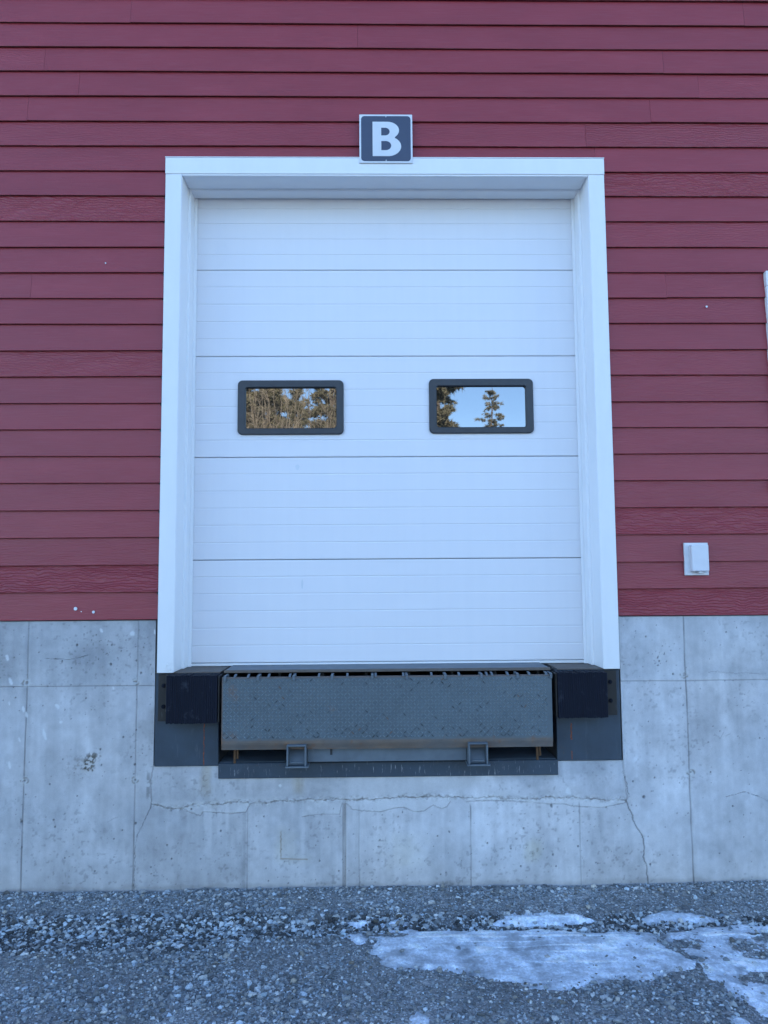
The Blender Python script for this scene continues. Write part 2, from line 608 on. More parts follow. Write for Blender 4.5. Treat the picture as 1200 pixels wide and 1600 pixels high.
def concrete_fields(x, z):
    """outward relief (m) and albedo of the foundation face"""
    o = np.zeros(x.shape)
    tone = .445 + .0 * x
    # cloudiness
    tone *= 1 + .24 * fbm(x * 1.7, z * 2.4, 11, 5) + .19 * fbm(x * 7, z * 6, 21, 6) + .14 * fbm(x * 28, z * 24, 25, 4)
    tone *= 1 + .15 * fbm(x * 14, z * 1.3, 31, 4) + .07 * fbm(x * 45, z * 2.6, 35, 3)
    tone *= 1 - .16 * sstep(.18, .55, fbm(x * 4.5 + 3, z * 3.4, 37, 5)) + .13 * sstep(.2, .6, fbm(x * 6 + 9, z * 2.2, 39, 5))
    tone *= 1 - .26 * sstep(.32, .58, fbm(x * 60, z * 60, 49, 2)) * sstep(-.3, .3, fbm(x * 3, z * 3, 47, 3))
    hue = .030 * fbm(x * 2.2 + 5, z * 2.6, 43, 4)
    col = np.stack([tone * (1.0 + hue), tone * .995, tone * (1.005 - hue)], -1)
    o += .0016 * fbm(x * 2.5, z * 3, 41, 3) + .0004 * fbm(x * 40, z * 40, 45, 3)

    def mul(mask, rgb):
        nonlocal col
        col *= 1 - mask[..., None] * (1 - np.array(rgb))

    def to(mask, rgb):
        nonlocal col
        col = col * (1 - mask[..., None]) + mask[..., None] * np.array(rgb)
    wob = .004 * fbm(x * 3, z * 5, 51, 3)
    jag = .009 * fbm(x * 16, z * 16, 55, 5) + .004 * fbm(x * 90, z * 90, 59, 2)
    inner = sstep(1.297, 1.288, np.abs(x + .003 + jag * .8))
    seam_pts = [(-1.31, .462), (-1.249, .446), (-1.207, .435), (-1.145, .438), (-1.076, .45), (-.973, .452), (-.834, .458), (-.661, .462), (-.488, .47), (-.279, .468), (-.035, .475), (.139, .477), (.314, .478), (.419, .466), (.524, .472), (.664, .464), (.839, .465), (1.015, .466), (1.155, .454), (1.31, .445)]
    sx, sz = np.array([p[0] for p in seam_pts]), np.array([p[1] for p in seam_pts])
    seam = np.interp(x, sx, sz) + jag * 1.1 + .004 * fbm(x * 60, x * 0 + 3, 57, 3)
    d = z - seam
    upper = inner * sstep(-.004, .004, d)
    lower = (np.abs(x) < 1.29) * (d < -.004)
    o += .0035 * upper
    # panel tones
    pid = np.floor((x + 2.61) / .6085)
    pt = np.array([.0, -.02, -.05, .10, .18, .24, .20, .12, -.02, -.04])[np.clip(pid.astype(int), 0, 9)]
    col *= (1 + pt + .0)[..., None]
    # poured patch under the dock plates: pale left-middle, grey at right
    to(upper * sstep(.05, .35, fbm(x * 3, z * 9, 61, 4) + .25 - np.abs(x + .2) * .35) * .45, (.52, .515, .50))
    mul(upper * sstep(.55, .75, x) * (.35 + .5 * sstep(-.1, .3, fbm(x * 5, z * 8, 63, 4))), (.70, .72, .74))
    mul(upper * sstep(-1.0, -1.2, x) * .35, (.86, .87, .88))
    # efflorescence bands just below the seam
    outs = [[(-1.145, .438), (-1.076, .406), (-1.034, .393), (-1.021, .413), (-.869, .404), (-.786, .41), (-.765, .452)],
            [(-.481, .379), (-.432, .389), (-.279, .39), (-.262, .455)],
            [(-.244, .451), (-.21, .416), (-.123, .405), (-.053, .401), (.017, .42), (.076, .426), (.131, .399), (.18, .402), (.229, .431), (.278, .411), (.306, .424), (.33, .455)],
            [(.418, .453), (.629, .454), (.803, .438), (.944, .43), (1.049, .415), (1.172, .41), (1.242, .426), (1.296, .436)]]
    for k, pts in enumerate(outs):
        px, pz = np.array([p[0] for p in pts]), np.array([p[1] for p in pts])
        lowz = np.interp(x, px, pz) + jag * .7
        ins = (x > px[0]) * (x < px[-1]) * sstep(-.002, .003, z - lowz) * (d < 0)
        to(ins * (.25 + .45 * sstep(-.3, .4, fbm(x * 16, z * 20, 113, 4))), (.60, .60, .595))
        o += .0012 * ins
        ln = sstep(.0042, .001, polydist(x + jag * .8, z + jag * .8, pts)) * lower
        mul(ln * .6, (.45, .43, .42))
        o -= .0018 * ln
    # the seam itself, broken
    br = .35 + .65 * sstep(-.2, .25, fbm(x * 8, z * 3, 71, 4))
    ln = sstep(.0055, .0012, np.abs(d)) * (np.abs(x) < 1.3) * br
    mul(ln * .60, (.42, .38, .33))
    o -= .003 * ln
    rough = sstep(.026, .0, np.abs(d - .002)) * (np.abs(x) < 1.3)
    o += .0050 * rough * fbm(x * 60, z * 70, 73, 3)
    to(rough * sstep(.0, .35, fbm(x * 45, z * 60, 74, 3)) * .45, (.60, .60, .59))
    mul(rough * sstep(.15, .4, fbm(x * 80, z * 90, 76, 2)) * .6, (.45, .43, .40))
    col *= (1 + .16 * rough * fbm(x * 60, z * 60, 75, 3))[..., None]
    # side borders of the patch
    for pts, s in (([(-1.289, .659), (-1.297, .619), (-1.306, .551), (-1.30, .483), (-1.304, .443)], 1), ([(1.276, .669), (1.284, .624), (1.296, .538), (1.30, .47), (1.29, .436)], .8)):
        pd = polydist(x + jag * .8, z, pts)
        ln = sstep(.007, .0015, pd)
        mul(ln * .6 * s, (.45, .42, .40))
        o -= .002 * ln
        to(sstep(.022, .008, pd) * (1 - ln) * .3 * sstep(-.1, .3, fbm(x * 30, z * 30, 77, 3)), (.52, .52, .51))
    mul(sstep(.014, .004, np.abs(x + 1.318 + wob)) * sstep(.66, .60, z) * sstep(.47, .52, z) * sstep(-.2, .2, fbm(x * 50, z * 50, 79, 3)) * .8, (.45, .45, .44))
    # form joints: little fins with a dark foot
    for jx, full, s in ((-2.60, 1, .7), (-1.990, 1, .95), (-1.390, 1, .8), (-.779, 0, .5), (-.173, 0, .6), (.436, 0, .85), (1.034, 0, .65), (1.650, 1, 1.0), (2.265, 1, .6)):
        reg = np.ones(x.shape) if full else lower * sstep(.45, .42, z)
        u = x - jx - wob
        amp = s * (.55 + .45 * sstep(-.4, .3, fbm(z * 7, x * 0 + jx, 81, 4)))
        ln = sstep(.0056, .0012, np.abs(u)) * reg * amp
        mul(ln * .85, (.28, .27, .27))
        o -= .0026 * ln
        fin = sstep(.012, .002, np.abs(u - .007)) * reg * amp
        o += .0014 * fin
        to(fin * .16, (.52, .52, .51))
        mul(sstep(.045, .0, np.abs(u + .01)) * reg * .16 * s, (.72, .72, .73))
    # thick groove
    u = np.abs(x + .253 + wob * .4)
    g = sstep(.0115, .007, u) * lower * sstep(.455, .44, z)
    mul(g * .55, (.50, .47, .43))
    o -= .005 * g
    mul(sstep(.0045, .001, np.abs(x + .246)) * g * .6, (.5, .45, .4))
    # horizontal lift joint
    side = ((x < -1.29) | (x > 1.28)).astype(float)
    u = z - 1.092 - .003 * fbm(x * 3, z * 0 + 1, 83, 3)
    ln = sstep(.0042, .0008, np.abs(u)) * side
    mul(ln * .6, (.42, .41, .41))
    o -= .0018 * ln
    o += .0012 * sstep(.02, 0, np.abs(u - .012)) * side
    mul(sstep(.05, 0, np.abs(u)) * side * .14 * (1 + fbm(x * 12, z * 12, 84, 3)), (.75, .75, .75))
    # darker, greyer top lift and dark stains
    mul(side * sstep(1.09, 1.12, z) * .55, (.84, .86, .87))
    for cx, cz, rx, rz, s_ in ((-1.62, 1.27, .20, .07, .5), (-1.36, 1.36, .09, .10, .5), (-1.85, 1.33, .15, .05, .3), (1.40, 1.20, .10, .12, .4), (1.9, 1.15, .3, .04, .35), (-1.45, .85, .05, .22, .45), (2.1, .6, .06, .4, .35), (1.9, .18, .5, .08, .3), (.8, .60, .28, .06, .3)):
        dd = np.hypot((x - cx) / rx, (z - cz) / rz) + .8 * fbm(x * 13, z * 13, 115, 5)
        mul(sstep(1.2, .3, dd) * s_, (.74, .76, .78))
    # tie holes
    for cx, cz in ((-1.993, 1.112), (-1.986, .59), (-1.397, 1.113), (-1.39, .585), (1.641, 1.12), (1.655, .592), (2.26, 1.11), (2.26, .59), (-2.6, 1.11), (-2.6, .59)):
        dd = np.hypot(x - cx, (z - cz) * 1.25) + jag * .9
        to(sstep(.038, .018, dd) * .55, (.54, .54, .53))
        rg = sstep(.009, .002, np.abs(dd - .019)) * sstep(-.3, .2, fbm(x * 70, z * 70, 85, 3))
        mul(rg * .8, (.45, .42, .38))
        h = sstep(.009, .004, dd)
        mul(h * .6, (.4, .36, .32))
        o -= .006 * h
        o += .0025 * sstep(.034, .015, dd) * fbm(x * 90, z * 90, 87, 2)
    # honeycombed patch
    dd = np.hypot((x + 1.64 + (z - .675) * -.35) / .045, (z - .675) / .062)
    hm = sstep(1.25, .5, dd + .5 * fbm(x * 50, z * 50, 91, 3))
    hn = fbm(x * 95, z * 95, 93, 2)
    mul(hm * sstep(-.15, .15, hn), (.22, .20, .16))
    to(hm * sstep(.0, -.3, hn) * .5, (.46, .43, .37))
    o += .004 * hm * hn
    dd = np.hypot((x + 1.70) / .12, (z - .66) / .08)
    mul(sstep(1.2, .2, dd) * sstep(.1, .5, fbm(x * 60, z * 60, 95, 3)) * .7, (.55, .53, .5))
    # cracks
    for pts, w in (([(-1.304, .443), (-1.324, .399), (-1.344, .349), (-1.374, .299), (-1.386, .216), (-1.385, 0)], .0026),
                   ([(1.292, .443), (1.309, .405), (1.322, .378), (1.334, .337), (1.361, .289), (1.38, .241), (1.385, .187), (1.377, .147), (1.393, .106), (1.394, .053), (1.403, -.02)], .0050),
                   ([(1.276, .60), (1.30, .55), (1.312, .47), (1.292, .443)], .0022),
                   ([(1.85, .46), (1.95, .485), (2.03, .46), (2.12, .41)], .002), ([(-1.90, 1.245), (-1.78, 1.235), (-1.70, 1.25), (-1.66, 1.262)], .0026)):
        pd = polydist(x + jag * .9, z + .5 * jag, pts)
        ln = sstep(w, w * .3, pd) * (.45 + .55 * (w > .004) + .55 * (w < .004) * sstep(-.3, .3, fbm(x * 20, z * 20, 111, 3)))
        mul(ln * .72, (.28, .27, .26))
        o -= .004 * ln
    # rust crack with ochre halo
    pts = [(-.595, .306), (-.598, .206), (-.598, .162), (-.453, .157)]
    pd = polydist(x + jag * .5, z, pts)
    mul(sstep(.0055, .0015, pd) * sstep(.08, .02, np.abs(z - .22) - .04) * .7, (.55, .42, .28))
    mul(sstep(.05, .0, pd) * .22, (.90, .84, .66))
    # ochre and rust stains
    for cx, cz, rx, rz, s, rgb in ((-1.005, .60, .035, .11, .5, (.85, .72, .52)), (-.50, .55, .04, .07, .55, (.85, .72, .50)), (-.97, .44, .05, .04, .4, (.72, .66, .58)), (.07, .20, .16, .10, .30, (.98, .93, .74)), (.78, .19, .06, .07, .42, (.98, .93, .68)), (-.55, .24, .07, .12, .3, (.95, .89, .72)), (.10, .10, .2, .05, .22, (.88, .84, .74)), (-1.0, .535, .12, .06, .18, (.85, .8, .7))):
        dd = np.hypot((x - cx) / rx, (z - cz) / rz) + .55 * fbm(x * 14, z * 14, 97, 4)
        mul(sstep(1.2, .2, dd) * s, rgb)
    # bug holes
    r = np.random.default_rng(5)
    n = 900
    hx = np.concatenate([r.uniform(-2.7, -1.3, 380), r.uniform(1.29, 2.7, 300), r.uniform(-1.3, 1.3, 220)])
    hz = np.concatenate([r.uniform(.1, 1.42, 680), r.uniform(.03, .43, 220)])
    # clusters near the joints
    hx[:40] = r.normal(-1.55, .12, 40); hz[:40] = r.normal(1.28, .05, 40)
    hx[380:420] = r.normal(1.48, .1, 40); hz[380:420] = r.normal(1.25, .07, 40)
    hr = r.lognormal(math.log(.0022), .42, n)
    X0, Z0, st = x[0, 0], z[0, 0], (x[0, 1] - x[0, 0])
    if st < .02:
        H, W = x.shape
        for a, b, q in zip(hx, hz, hr):
            i0, i1 = int((b - q * 3 - Z0) / st), int((b + q * 3 - Z0) / st) + 2
            j0, j1 = int((a - q * 3 - X0) / st), int((a + q * 3 - X0) / st) + 2
            i0, j0 = max(i0, 0), max(j0, 0)
            if i0 >= i1 or j0 >= j1 or i0 >= H or j0 >= W: continue
            dd = np.hypot((x[i0:i1, j0:j1] - a) * 1.2, z[i0:i1, j0:j1] - b)
            m = sstep(q * 1.5, q * .5, dd)
            if abs(a) < 1.3 and b > .45: continue
            col[i0:i1, j0:j1] *= (1 - .62 * m)[..., None]
            o[i0:i1, j0:j1] -= q * .9 * m
    # white droppings and paint spots
    for cx, cz, rx, rz, an in ((-2.102, 1.251, .010, .018, .3), (-2.08, 1.123, .011, .022, .4), (-2.083, 1.002, .006, .011, .3), (-2.006, .971, .008, .017, .2), (-1.987, .94, .008, .018, .2), (-1.822, .986, .010, .017, .5), (-1.887, .836, .009, .034, .25), (-2.021, .807, .005, .014, .4), (-2.072, .675, .007, .022, .2), (-1.592, 1.396, .007, .012, .6), (-1.42, 1.377, .014, .017, .2), (-1.297, 1.387, .008, .014, .1), (-1.518, 1.079, .005, .010, .3), (-1.80, .90, .01, .007, 0), (.975, .50, .016, .022, 0), (.33, .49, .012, .007, 0), (-.60, .55, .009, .009, 0)):
        u = (x - cx) * math.cos(an) + (z - cz) * math.sin(an)
        w = -(x - cx) * math.sin(an) + (z - cz) * math.cos(an)
        m = sstep(1.15, .7, np.hypot(u / rx, w / rz) + .35 * fbm(x * 80, z * 80, 101, 2))
        to(m * .75, (.66, .67, .67))
    # scratches / scribbles
    for pts in ([(1.80, .80), (1.83, .775), (1.85, .81)], [(1.86, .785), (1.885, .80)], [(-1.53, .37), (-1.50, .385), (-1.48, .392)], [(1.78, 1.135), (1.83, 1.137), (2.1, 1.125)]):
        mul(sstep(.0028, .0008, polydist(x + jag * .6, z + jag, pts)) * .5, (.4, .4, .4))
    # pale drips from the curb, splash soil at the foot
    dr = sstep(.25, .6, fbm(x * 26, x * 0 + 7, 103, 3)) * sstep(.44, .60, z) * upper
    to(dr * .25, (.55, .55, .54))
    ef = sstep(.1, .5, fbm(x * 17, z * 2.2, 105, 4)) * lower * sstep(.10, .25, z)
    to(ef * .40, (.62, .62, .62))
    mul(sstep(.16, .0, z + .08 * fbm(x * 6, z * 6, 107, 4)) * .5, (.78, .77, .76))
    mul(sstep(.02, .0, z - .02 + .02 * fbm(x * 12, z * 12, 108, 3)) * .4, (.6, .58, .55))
    to(sstep(.25, .6, fbm(x * 5, z * 22, 109, 3)) * lower * sstep(.02, .06, z) * sstep(.14, .08, z) * .2, (.5, .5, .5))
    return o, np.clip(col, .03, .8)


def grid_mesh(xs, zs, fields, yface, keep=None, thick=None):
    X, Z = np.meshgrid(xs, zs)
    o, col = fields(X, Z)
    V = np.stack([X, yface - o, Z], -1).reshape(-1, 3)
    H, W = X.shape
    idx = np.arange(H * W).reshape(H, W)
    Q = np.stack([idx[:-1, :-1], idx[:-1, 1:], idx[1:, 1:], idx[1:, :-1]], -1)
    if keep is not None:
        cxm = (X[:-1, :-1] + X[1:, 1:]) / 2
        czm = (Z[:-1, :-1] + Z[1:, 1:]) / 2
        Q = Q[keep(cxm, czm)]
    Q = Q.reshape(-1, 4)
    used = np.unique(Q)
    rm = np.full(H * W, -1)
    rm[used] = np.arange(len(used))
    return V[used], rm[Q], col.reshape(-1, 3)[used]


def build_foundation():
    st = .004
    keep = lambda x, z: ~((np.abs(x + .0035) < 1.287) & (z > .664)) & ~((np.abs(x + .008) < .915) & (z > .60))
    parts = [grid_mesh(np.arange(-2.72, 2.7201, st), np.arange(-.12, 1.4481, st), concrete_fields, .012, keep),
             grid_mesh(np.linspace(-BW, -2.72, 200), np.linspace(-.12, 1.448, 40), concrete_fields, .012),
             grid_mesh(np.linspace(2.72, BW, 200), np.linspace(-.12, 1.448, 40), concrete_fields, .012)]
    Vs, Fs, Cs, n = [], [], [], 0
    for V, Fq, C in parts:
        Vs.append(V); Fs.append(Fq + n); Cs.append(C); n += len(V)
    # body of the wall behind the face, with the pit left open
    def bx(x0, x1, y0, y1, z0, z1):
        nonlocal n
        v = np.array([(x, y, z) for x in (x0, x1) for y in (y0, y1) for z in (z0, z1)])
        f = np.array([(0, 1, 3, 2), (4, 6, 7, 5), (0, 4, 5, 1), (2, 3, 7, 6), (0, 2, 6, 4), (1, 5, 7, 3)])
        Vs.append(v); Fs.append(f + n); Cs.append(np.full((8, 3), .38)); n += 8
    bx(-BW, -1.292, .022, .25, -.3, 1.447)
    bx(1.285, BW, .022, .25, -.3, 1.447)
    bx(-1.292, 1.285, .022, .25, -.3, .655)
    me = np_mesh('foundation', np.concatenate(Vs), np.concatenate(Fs), 4, np.concatenate(Cs))
    link_mesh('foundation', me, M['concrete'], bld)


build_foundation()

# putty spots on the lowest boards
for px, pz, r_ in ((-1.732, 1.516, .010), (-1.633, 1.497, .008), (-1.613, 3.486, .004), (1.853, 3.226, .006), (-1.70, 1.50, .003)):
    MB().cyl((px, -.0006, pz), 'y', r_, .003, 9).build('putty_spot', M['signwhite'], bld)

# ---------------------------------------------------------------- door frame
fr = empty('door_frame', (0, 0, 1.165), 'white metal-clad casing and stepped jambs round the loading door', 'door frame')
OUT, TW, TOP, YF = 1.273, .090, 4.106, -.024


def nails(mb, pts):
    for x, z in pts: mb.cyl((x, YF - .0004, z), 'y', .0028, .0018, 8)


for sgn in (-1, 1):
    mb = MB()
    x0, x1 = sorted((sgn * OUT, sgn * (OUT - TW)))
    mb.box(x0, x1, YF, .012, 1.164, TOP - .098, .0018)
    zz = 1.35
    while zz < 3.95:
        nails(mb, [(x0 + .020, zz + random.uniform(-.01, .01)), (x1 - .018, zz + random.uniform(-.01, .01))])
        zz += random.choice((.27, .31, .46))
    mb.build('side_casing', M['trim'], fr)
    s = sgn
    mb = MB()       # first return, set back, then a step and the track cover
    def seg(xa, xb, ya, yb, zt, bev=.002):
        a, b = sorted((s * xa, s * xb))
        mb.box(a, b, ya, yb, 1.166, zt, bev)
    seg(1.181, 1.245, -.021, .1518, 4.045)
    mb.build('side_jamb', M['jamb'], fr)
    mb = MB()
    seg(1.166, 1.232, .152, .2425, 4.03)
    seg(1.148, 1.168, .244, .2505, 4.0, .001)
    mb.build('weather_stop', M['jamb'], fr)
mb = MB().box(-OUT - .002, OUT + .002, YF - .002, .012, TOP - .0965, TOP, .0018)
nails(mb, [(-1.255, 4.08), (-1.255, 4.035), (-.72, 4.045), (-.33, 4.03), (.33, 4.03), (.30, 4.07), (.90, 4.035), (.9, 4.075), (1.255, 4.08), (1.255, 4.035), (1.18, 4.06), (-1.18, 4.06)])
mb.build('head_casing', M['trim'], fr)
MB().box(-OUT - .004, OUT + .004, YF - .003, .014, TOP + .001, TOP + .006, .0008).build('drip_cap', M['trim'], fr)
MB().box(-1.180, 1.180, -.020, .1518, 4.010, 4.046, .002).box(-1.180, 1.180, -.021, -.006, 4.000, 4.0095, .002).build('head_jamb', M['jamb'], fr)
MB().box(-1.169, 1.169, .152, .2425, 3.996, 4.046, .002).build('head_stop', M['jamb'], fr)
# backing strip: dark gap between casing and concrete, and bent clip at the foot of the left casing
MB().box(-1.290, -1.2465, .013, .0235, 1.166, 4.03).box(1.2465, 1.283, .013, .0235, 1.166, 4.03).build('backing_strip', M['seal'], fr)
MB().box(-1.222, -1.196, YF - .004, YF - .0005, 1.205, 1.222, .001, .0015).box(-1.222, -1.196, YF - .004, YF - .0005, 1.176, 1.190, .001, .0015) \
    .box(-1.224, -1.219, YF - .005, YF - .0005, 1.185, 1.212, .001, .001).build('bent_clip', M['trim'], fr)

# ---------------------------------------------------------------- overhead door
dr = empty('overhead_door', (0, .25, 1.17), 'white sectional loading door with two small dark framed windows', 'door')
DX, DY = 1.1535, .254
ZS = [1.185, 1.785, 2.396, 3.011, 3.548, 4.035]
WINS = [(-.892, -.258, 2.531, 2.861), (.256, .885, 2.534, 2.867)]


def section(z0, z1, holes):
    """one door section: pressed profile with fine ribs, wavy face, rolled top and bottom edges"""
    prof = [(z0 + .001, .030), (z0 + .001, .006), (z0 + .0045, .0005), (z0 + .009, 0)]
    h = z1 - z0
    n = max(3, int(round(h / .1025)))
    for k in range(1, n):
        c = z0 + h * k / n
        prof += [(c - .0045, 0), (c - .0014, .0020), (c + .0014, .0020), (c + .0045, 0)]
    prof += [(z1 - .006, 0), (z1 - .0030, .0010), (z1 - .0020, .0050), (z1 - .0020, .030)]
    zs = [p[0] for p in prof]
    for hh in holes:
        zs += [hh[2] + .03, hh[3] - .03]
    zs2 = []
    for a, b in zip(prof[:-1], prof[1:]):
        zs2.append(a)
        for hh in holes:
            for e in (hh[2] + .022, hh[3] - .022):
                if a[0] < e < b[0]:
                    t = (e - a[0]) / (b[0] - a[0])
                    zs2.append((e, a[1] + t * (b[1] - a[1])))
    zs2.append(prof[-1])
    xs = list(np.linspace(-DX, DX, 24))
    for hh in holes: xs += [hh[0] + .022, hh[1] - .022]
    xs = sorted(xs)
    V = []
    for zz, yy in zs2:
        for xx in xs: V.append((xx, DY + yy, zz))
    W = len(xs)
    Fq = []
    for i in range(len(zs2) - 1):
        for j in range(W - 1):
            cx, cz = (xs[j] + xs[j + 1]) / 2, (zs2[i][0] + zs2[i + 1][0]) / 2
            if any(hh[0] + .022 < cx < hh[1] - .022 and hh[2] + .022 < cz < hh[3] - .022 for hh in holes): continue
            Fq.append((i * W + j, i * W + j + 1, (i + 1) * W + j + 1, (i + 1) * W + j))
    return np.array(V), np.array(Fq)


for k in range(5):
    V, Fq = section(ZS[k], ZS[k + 1], WINS if k == 2 else [])
    V = np.array(V)
    if k == 0:      # a shallow dent
        dd = np.hypot((V[:, 0] - .22) / .10, (V[:, 2] - 1.56) / .03)
        V[:, 1] += .004 * np.exp(-dd ** 2)
    me = np_mesh('door_section', V, Fq, 4)
    link_mesh('door_section', me, M['door'], dr)
    MB().box(-DX, DX, DY + .034, DY + .060, ZS[k] + .002, ZS[k + 1] - .002).build('section_back', M['pit'], dr) if k != 2 else \
        MB().box(-DX, -.87, DY + .034, DY + .060, ZS[k] + .002, ZS[k + 1] - .002).box(.865, DX, DY + .034, DY + .060, ZS[k] + .002, ZS[k + 1] - .002) \
        .box(-.28, .28, DY + .034, DY + .060, ZS[k] + .002, ZS[k + 1] - .002).box(-.869, -.281, DY + .034, DY + .060, ZS[k] + .002, 2.55) \
        .box(-.869, -.281, DY + .034, DY + .060, 2.85, ZS[k + 1] - .002).box(.281, .864, DY + .034, DY + .060, ZS[k] + .002, 2.55) \
        .box(.281, .864, DY + .034, DY + .060, 2.85, ZS[k + 1] - .002).build('section_back', M['pit'], dr)
for x0, x1, z0, z1 in WINS:
    w = ring_mesh(rounded(x0, x1, z0, z1, .028), rounded(x0 + .046, x1 - .044, z0 + .038, z1 - .044, .016), DY - .016, DY + .012, 'window', M['winframe'], dr, .004)
    MB().prism(rounded(x0 + .036, x1 - .034, z0 + .028, z1 - .034, .012), 'y', DY + .004, DY + .012).build('pane', M['glass'], w)
MB().box(-DX, DX, DY - .004, DY + .03, 1.168, 1.1835, .002).build('bottom_rail', M['trim'], dr)
MB().box(-DX, DX, DY + .002, DY + .028, 1.1595, 1.1675).build('bottom_seal', M['seal'], dr)
# pale scuffs
MB().prism([(-.535 + .012 * math.cos(a) * (1 + .2 * math.sin(3 * a)), 2.335 + .017 * math.sin(a)) for a in np.linspace(0, 6.0, 14)], 'y', DY - .0006, DY + .0002) \
    .prism([(-.505 + .006 * math.cos(a), 1.74 + .03 * math.sin(a) - .1) for a in np.linspace(0, 6.0, 10)], 'y', DY - .0005, DY + .0002).build('scuff_mark', M['signwhite'], dr)

# ---------------------------------------------------------------- pit: steel embeds, leveler, keepers
pitf = empty('pit_frame', (0, 0, .59), 'dark grey steel plates and curb framing the dock pit in the concrete', 'steel frame')
MB().box(-1.284, -.937, -.002, .020, .660, 1.1585, .002).build('side_plate', M['plate'], pitf)
MB().box(.918, 1.274, -.002, .020, .668, 1.1585, .002).build('side_plate', M['plate'], pitf)
MB().box(-.936, .920, -.006, .020, .592, .673, .003).build('curb_angle', M['curb'], pitf)
MB().box(-.936, .920, .021, .16, .655, .6745, .002).build('curb_shelf', M['leveler'], pitf)
for a, b in ((-1.248, -.93), (.93, 1.248)):
    MB().box(a, b, -.0018, .40, 1.1592, 1.1655, .001).build('sill_plate', M['ruststeel'], pitf)
MB().box(-.960, -.938, .021, 2.5, .60, 1.158).box(.921, .945, .021, 2.5, .60, 1.158).box(-.937, .920, .17, 2.5, .58, .60).box(-.937, .92, 2.45, 2.5, .601, 1.158).build('pit_lining', M['pit'], pitf)
MB().box(-.937, .92, .161, .55, .601, .668).build('pit_ledge', M['leveler'], pitf)


def streak(name, cx, z0, z1, w, yf, mat, par):
    pts = []
    n = 18
    L, R_ = [], []
    for i in range(n + 1):
        z = z0 + (z1 - z0) * i / n
        ww = w * random.uniform(.35, 1)
        c = cx + random.uniform(-w, w) * .35
        L.append((c - ww / 2, z)); R_.append((c + ww / 2, z))
    return MB().prism(L + R_[::-1], 'y', yf - .0008, yf + .0004).build(name, mat, par)


M['rust'] = simple('orange_rust_run', (.22, .065, .030), .85, .35, 60)
streak('rust_run', -1.016, .664, .90, .006, -.002, M['rust'], pitf)
streak('rust_run', .998, .78, .87, .009, -.002, M['rust'], pitf)
streak('rust_run', .999, .674, .72, .005, -.002, M['rust'], pitf)

# keepers and bar
def keeper(cx, zt):
    mb = MB()
    w = .052
    mb.box(cx - w, cx + w, -.135, -.007, zt - .008, zt, .002)
    mb.box(cx - w, cx - w + .009, -.135, -.007, .684, zt - .009, .002)
    mb.box(cx + w - .009, cx + w, -.135, -.007, .684, zt - .009, .002)
    mb.prism([(-.11, .688), (-.10, .688), (-.03, zt - .012), (-.04, zt - .012)], 'x', cx - w + .010, cx + w - .010)
    mb.box(cx - w - .006, cx + w + .012, -.137, -.007, .6755, .683, .001)
    mb.prism([(cx - .034, .705), (cx + .034, .705), (cx + .026, .7), (cx - .026, .7)], 'y', -.125, -.120)
    return mb.build('lip_keeper', M['leveler'], pitf)


keeper(-.500, .793)
keeper(.466, .795)
MB().box(-.4465, .4120, -.062, -.052, .689, .762, .002).box(-.4465, .4120, -.0515, -.007, .748, .758, .001).build('keeper_bar', M['leveler'], pitf)
MB().box(-.325, -.313, -.0636, -.0625, .726, .757).build('bar_slot', M['seal'], pitf)

lv = empty('dock_leveler', (0, 0, 1.17), 'grey steel dock leveler with tread plate lip hanging down below the door', 'dock leveler')
MB().box(-.905, .885, .004, 2.4, 1.166, 1.1735, .001).build('deck', M['leveler'], lv)
MB().box(-.908, .888, -.020, .0035, 1.160, 1.1745, .0015).build('deck_front_bar', M['ruststeel'], lv)
mb = MB()
for xx in np.linspace(-.85, .83, 8): mb.box(xx - .006, xx + .006, .03, 2.3, 1.04, 1.165)
mb.build('deck_beam', M['blacksteel'], lv)

LX0, LX1, LZ0, LZ1, LY = -.903, .874, .764, 1.146, -.100


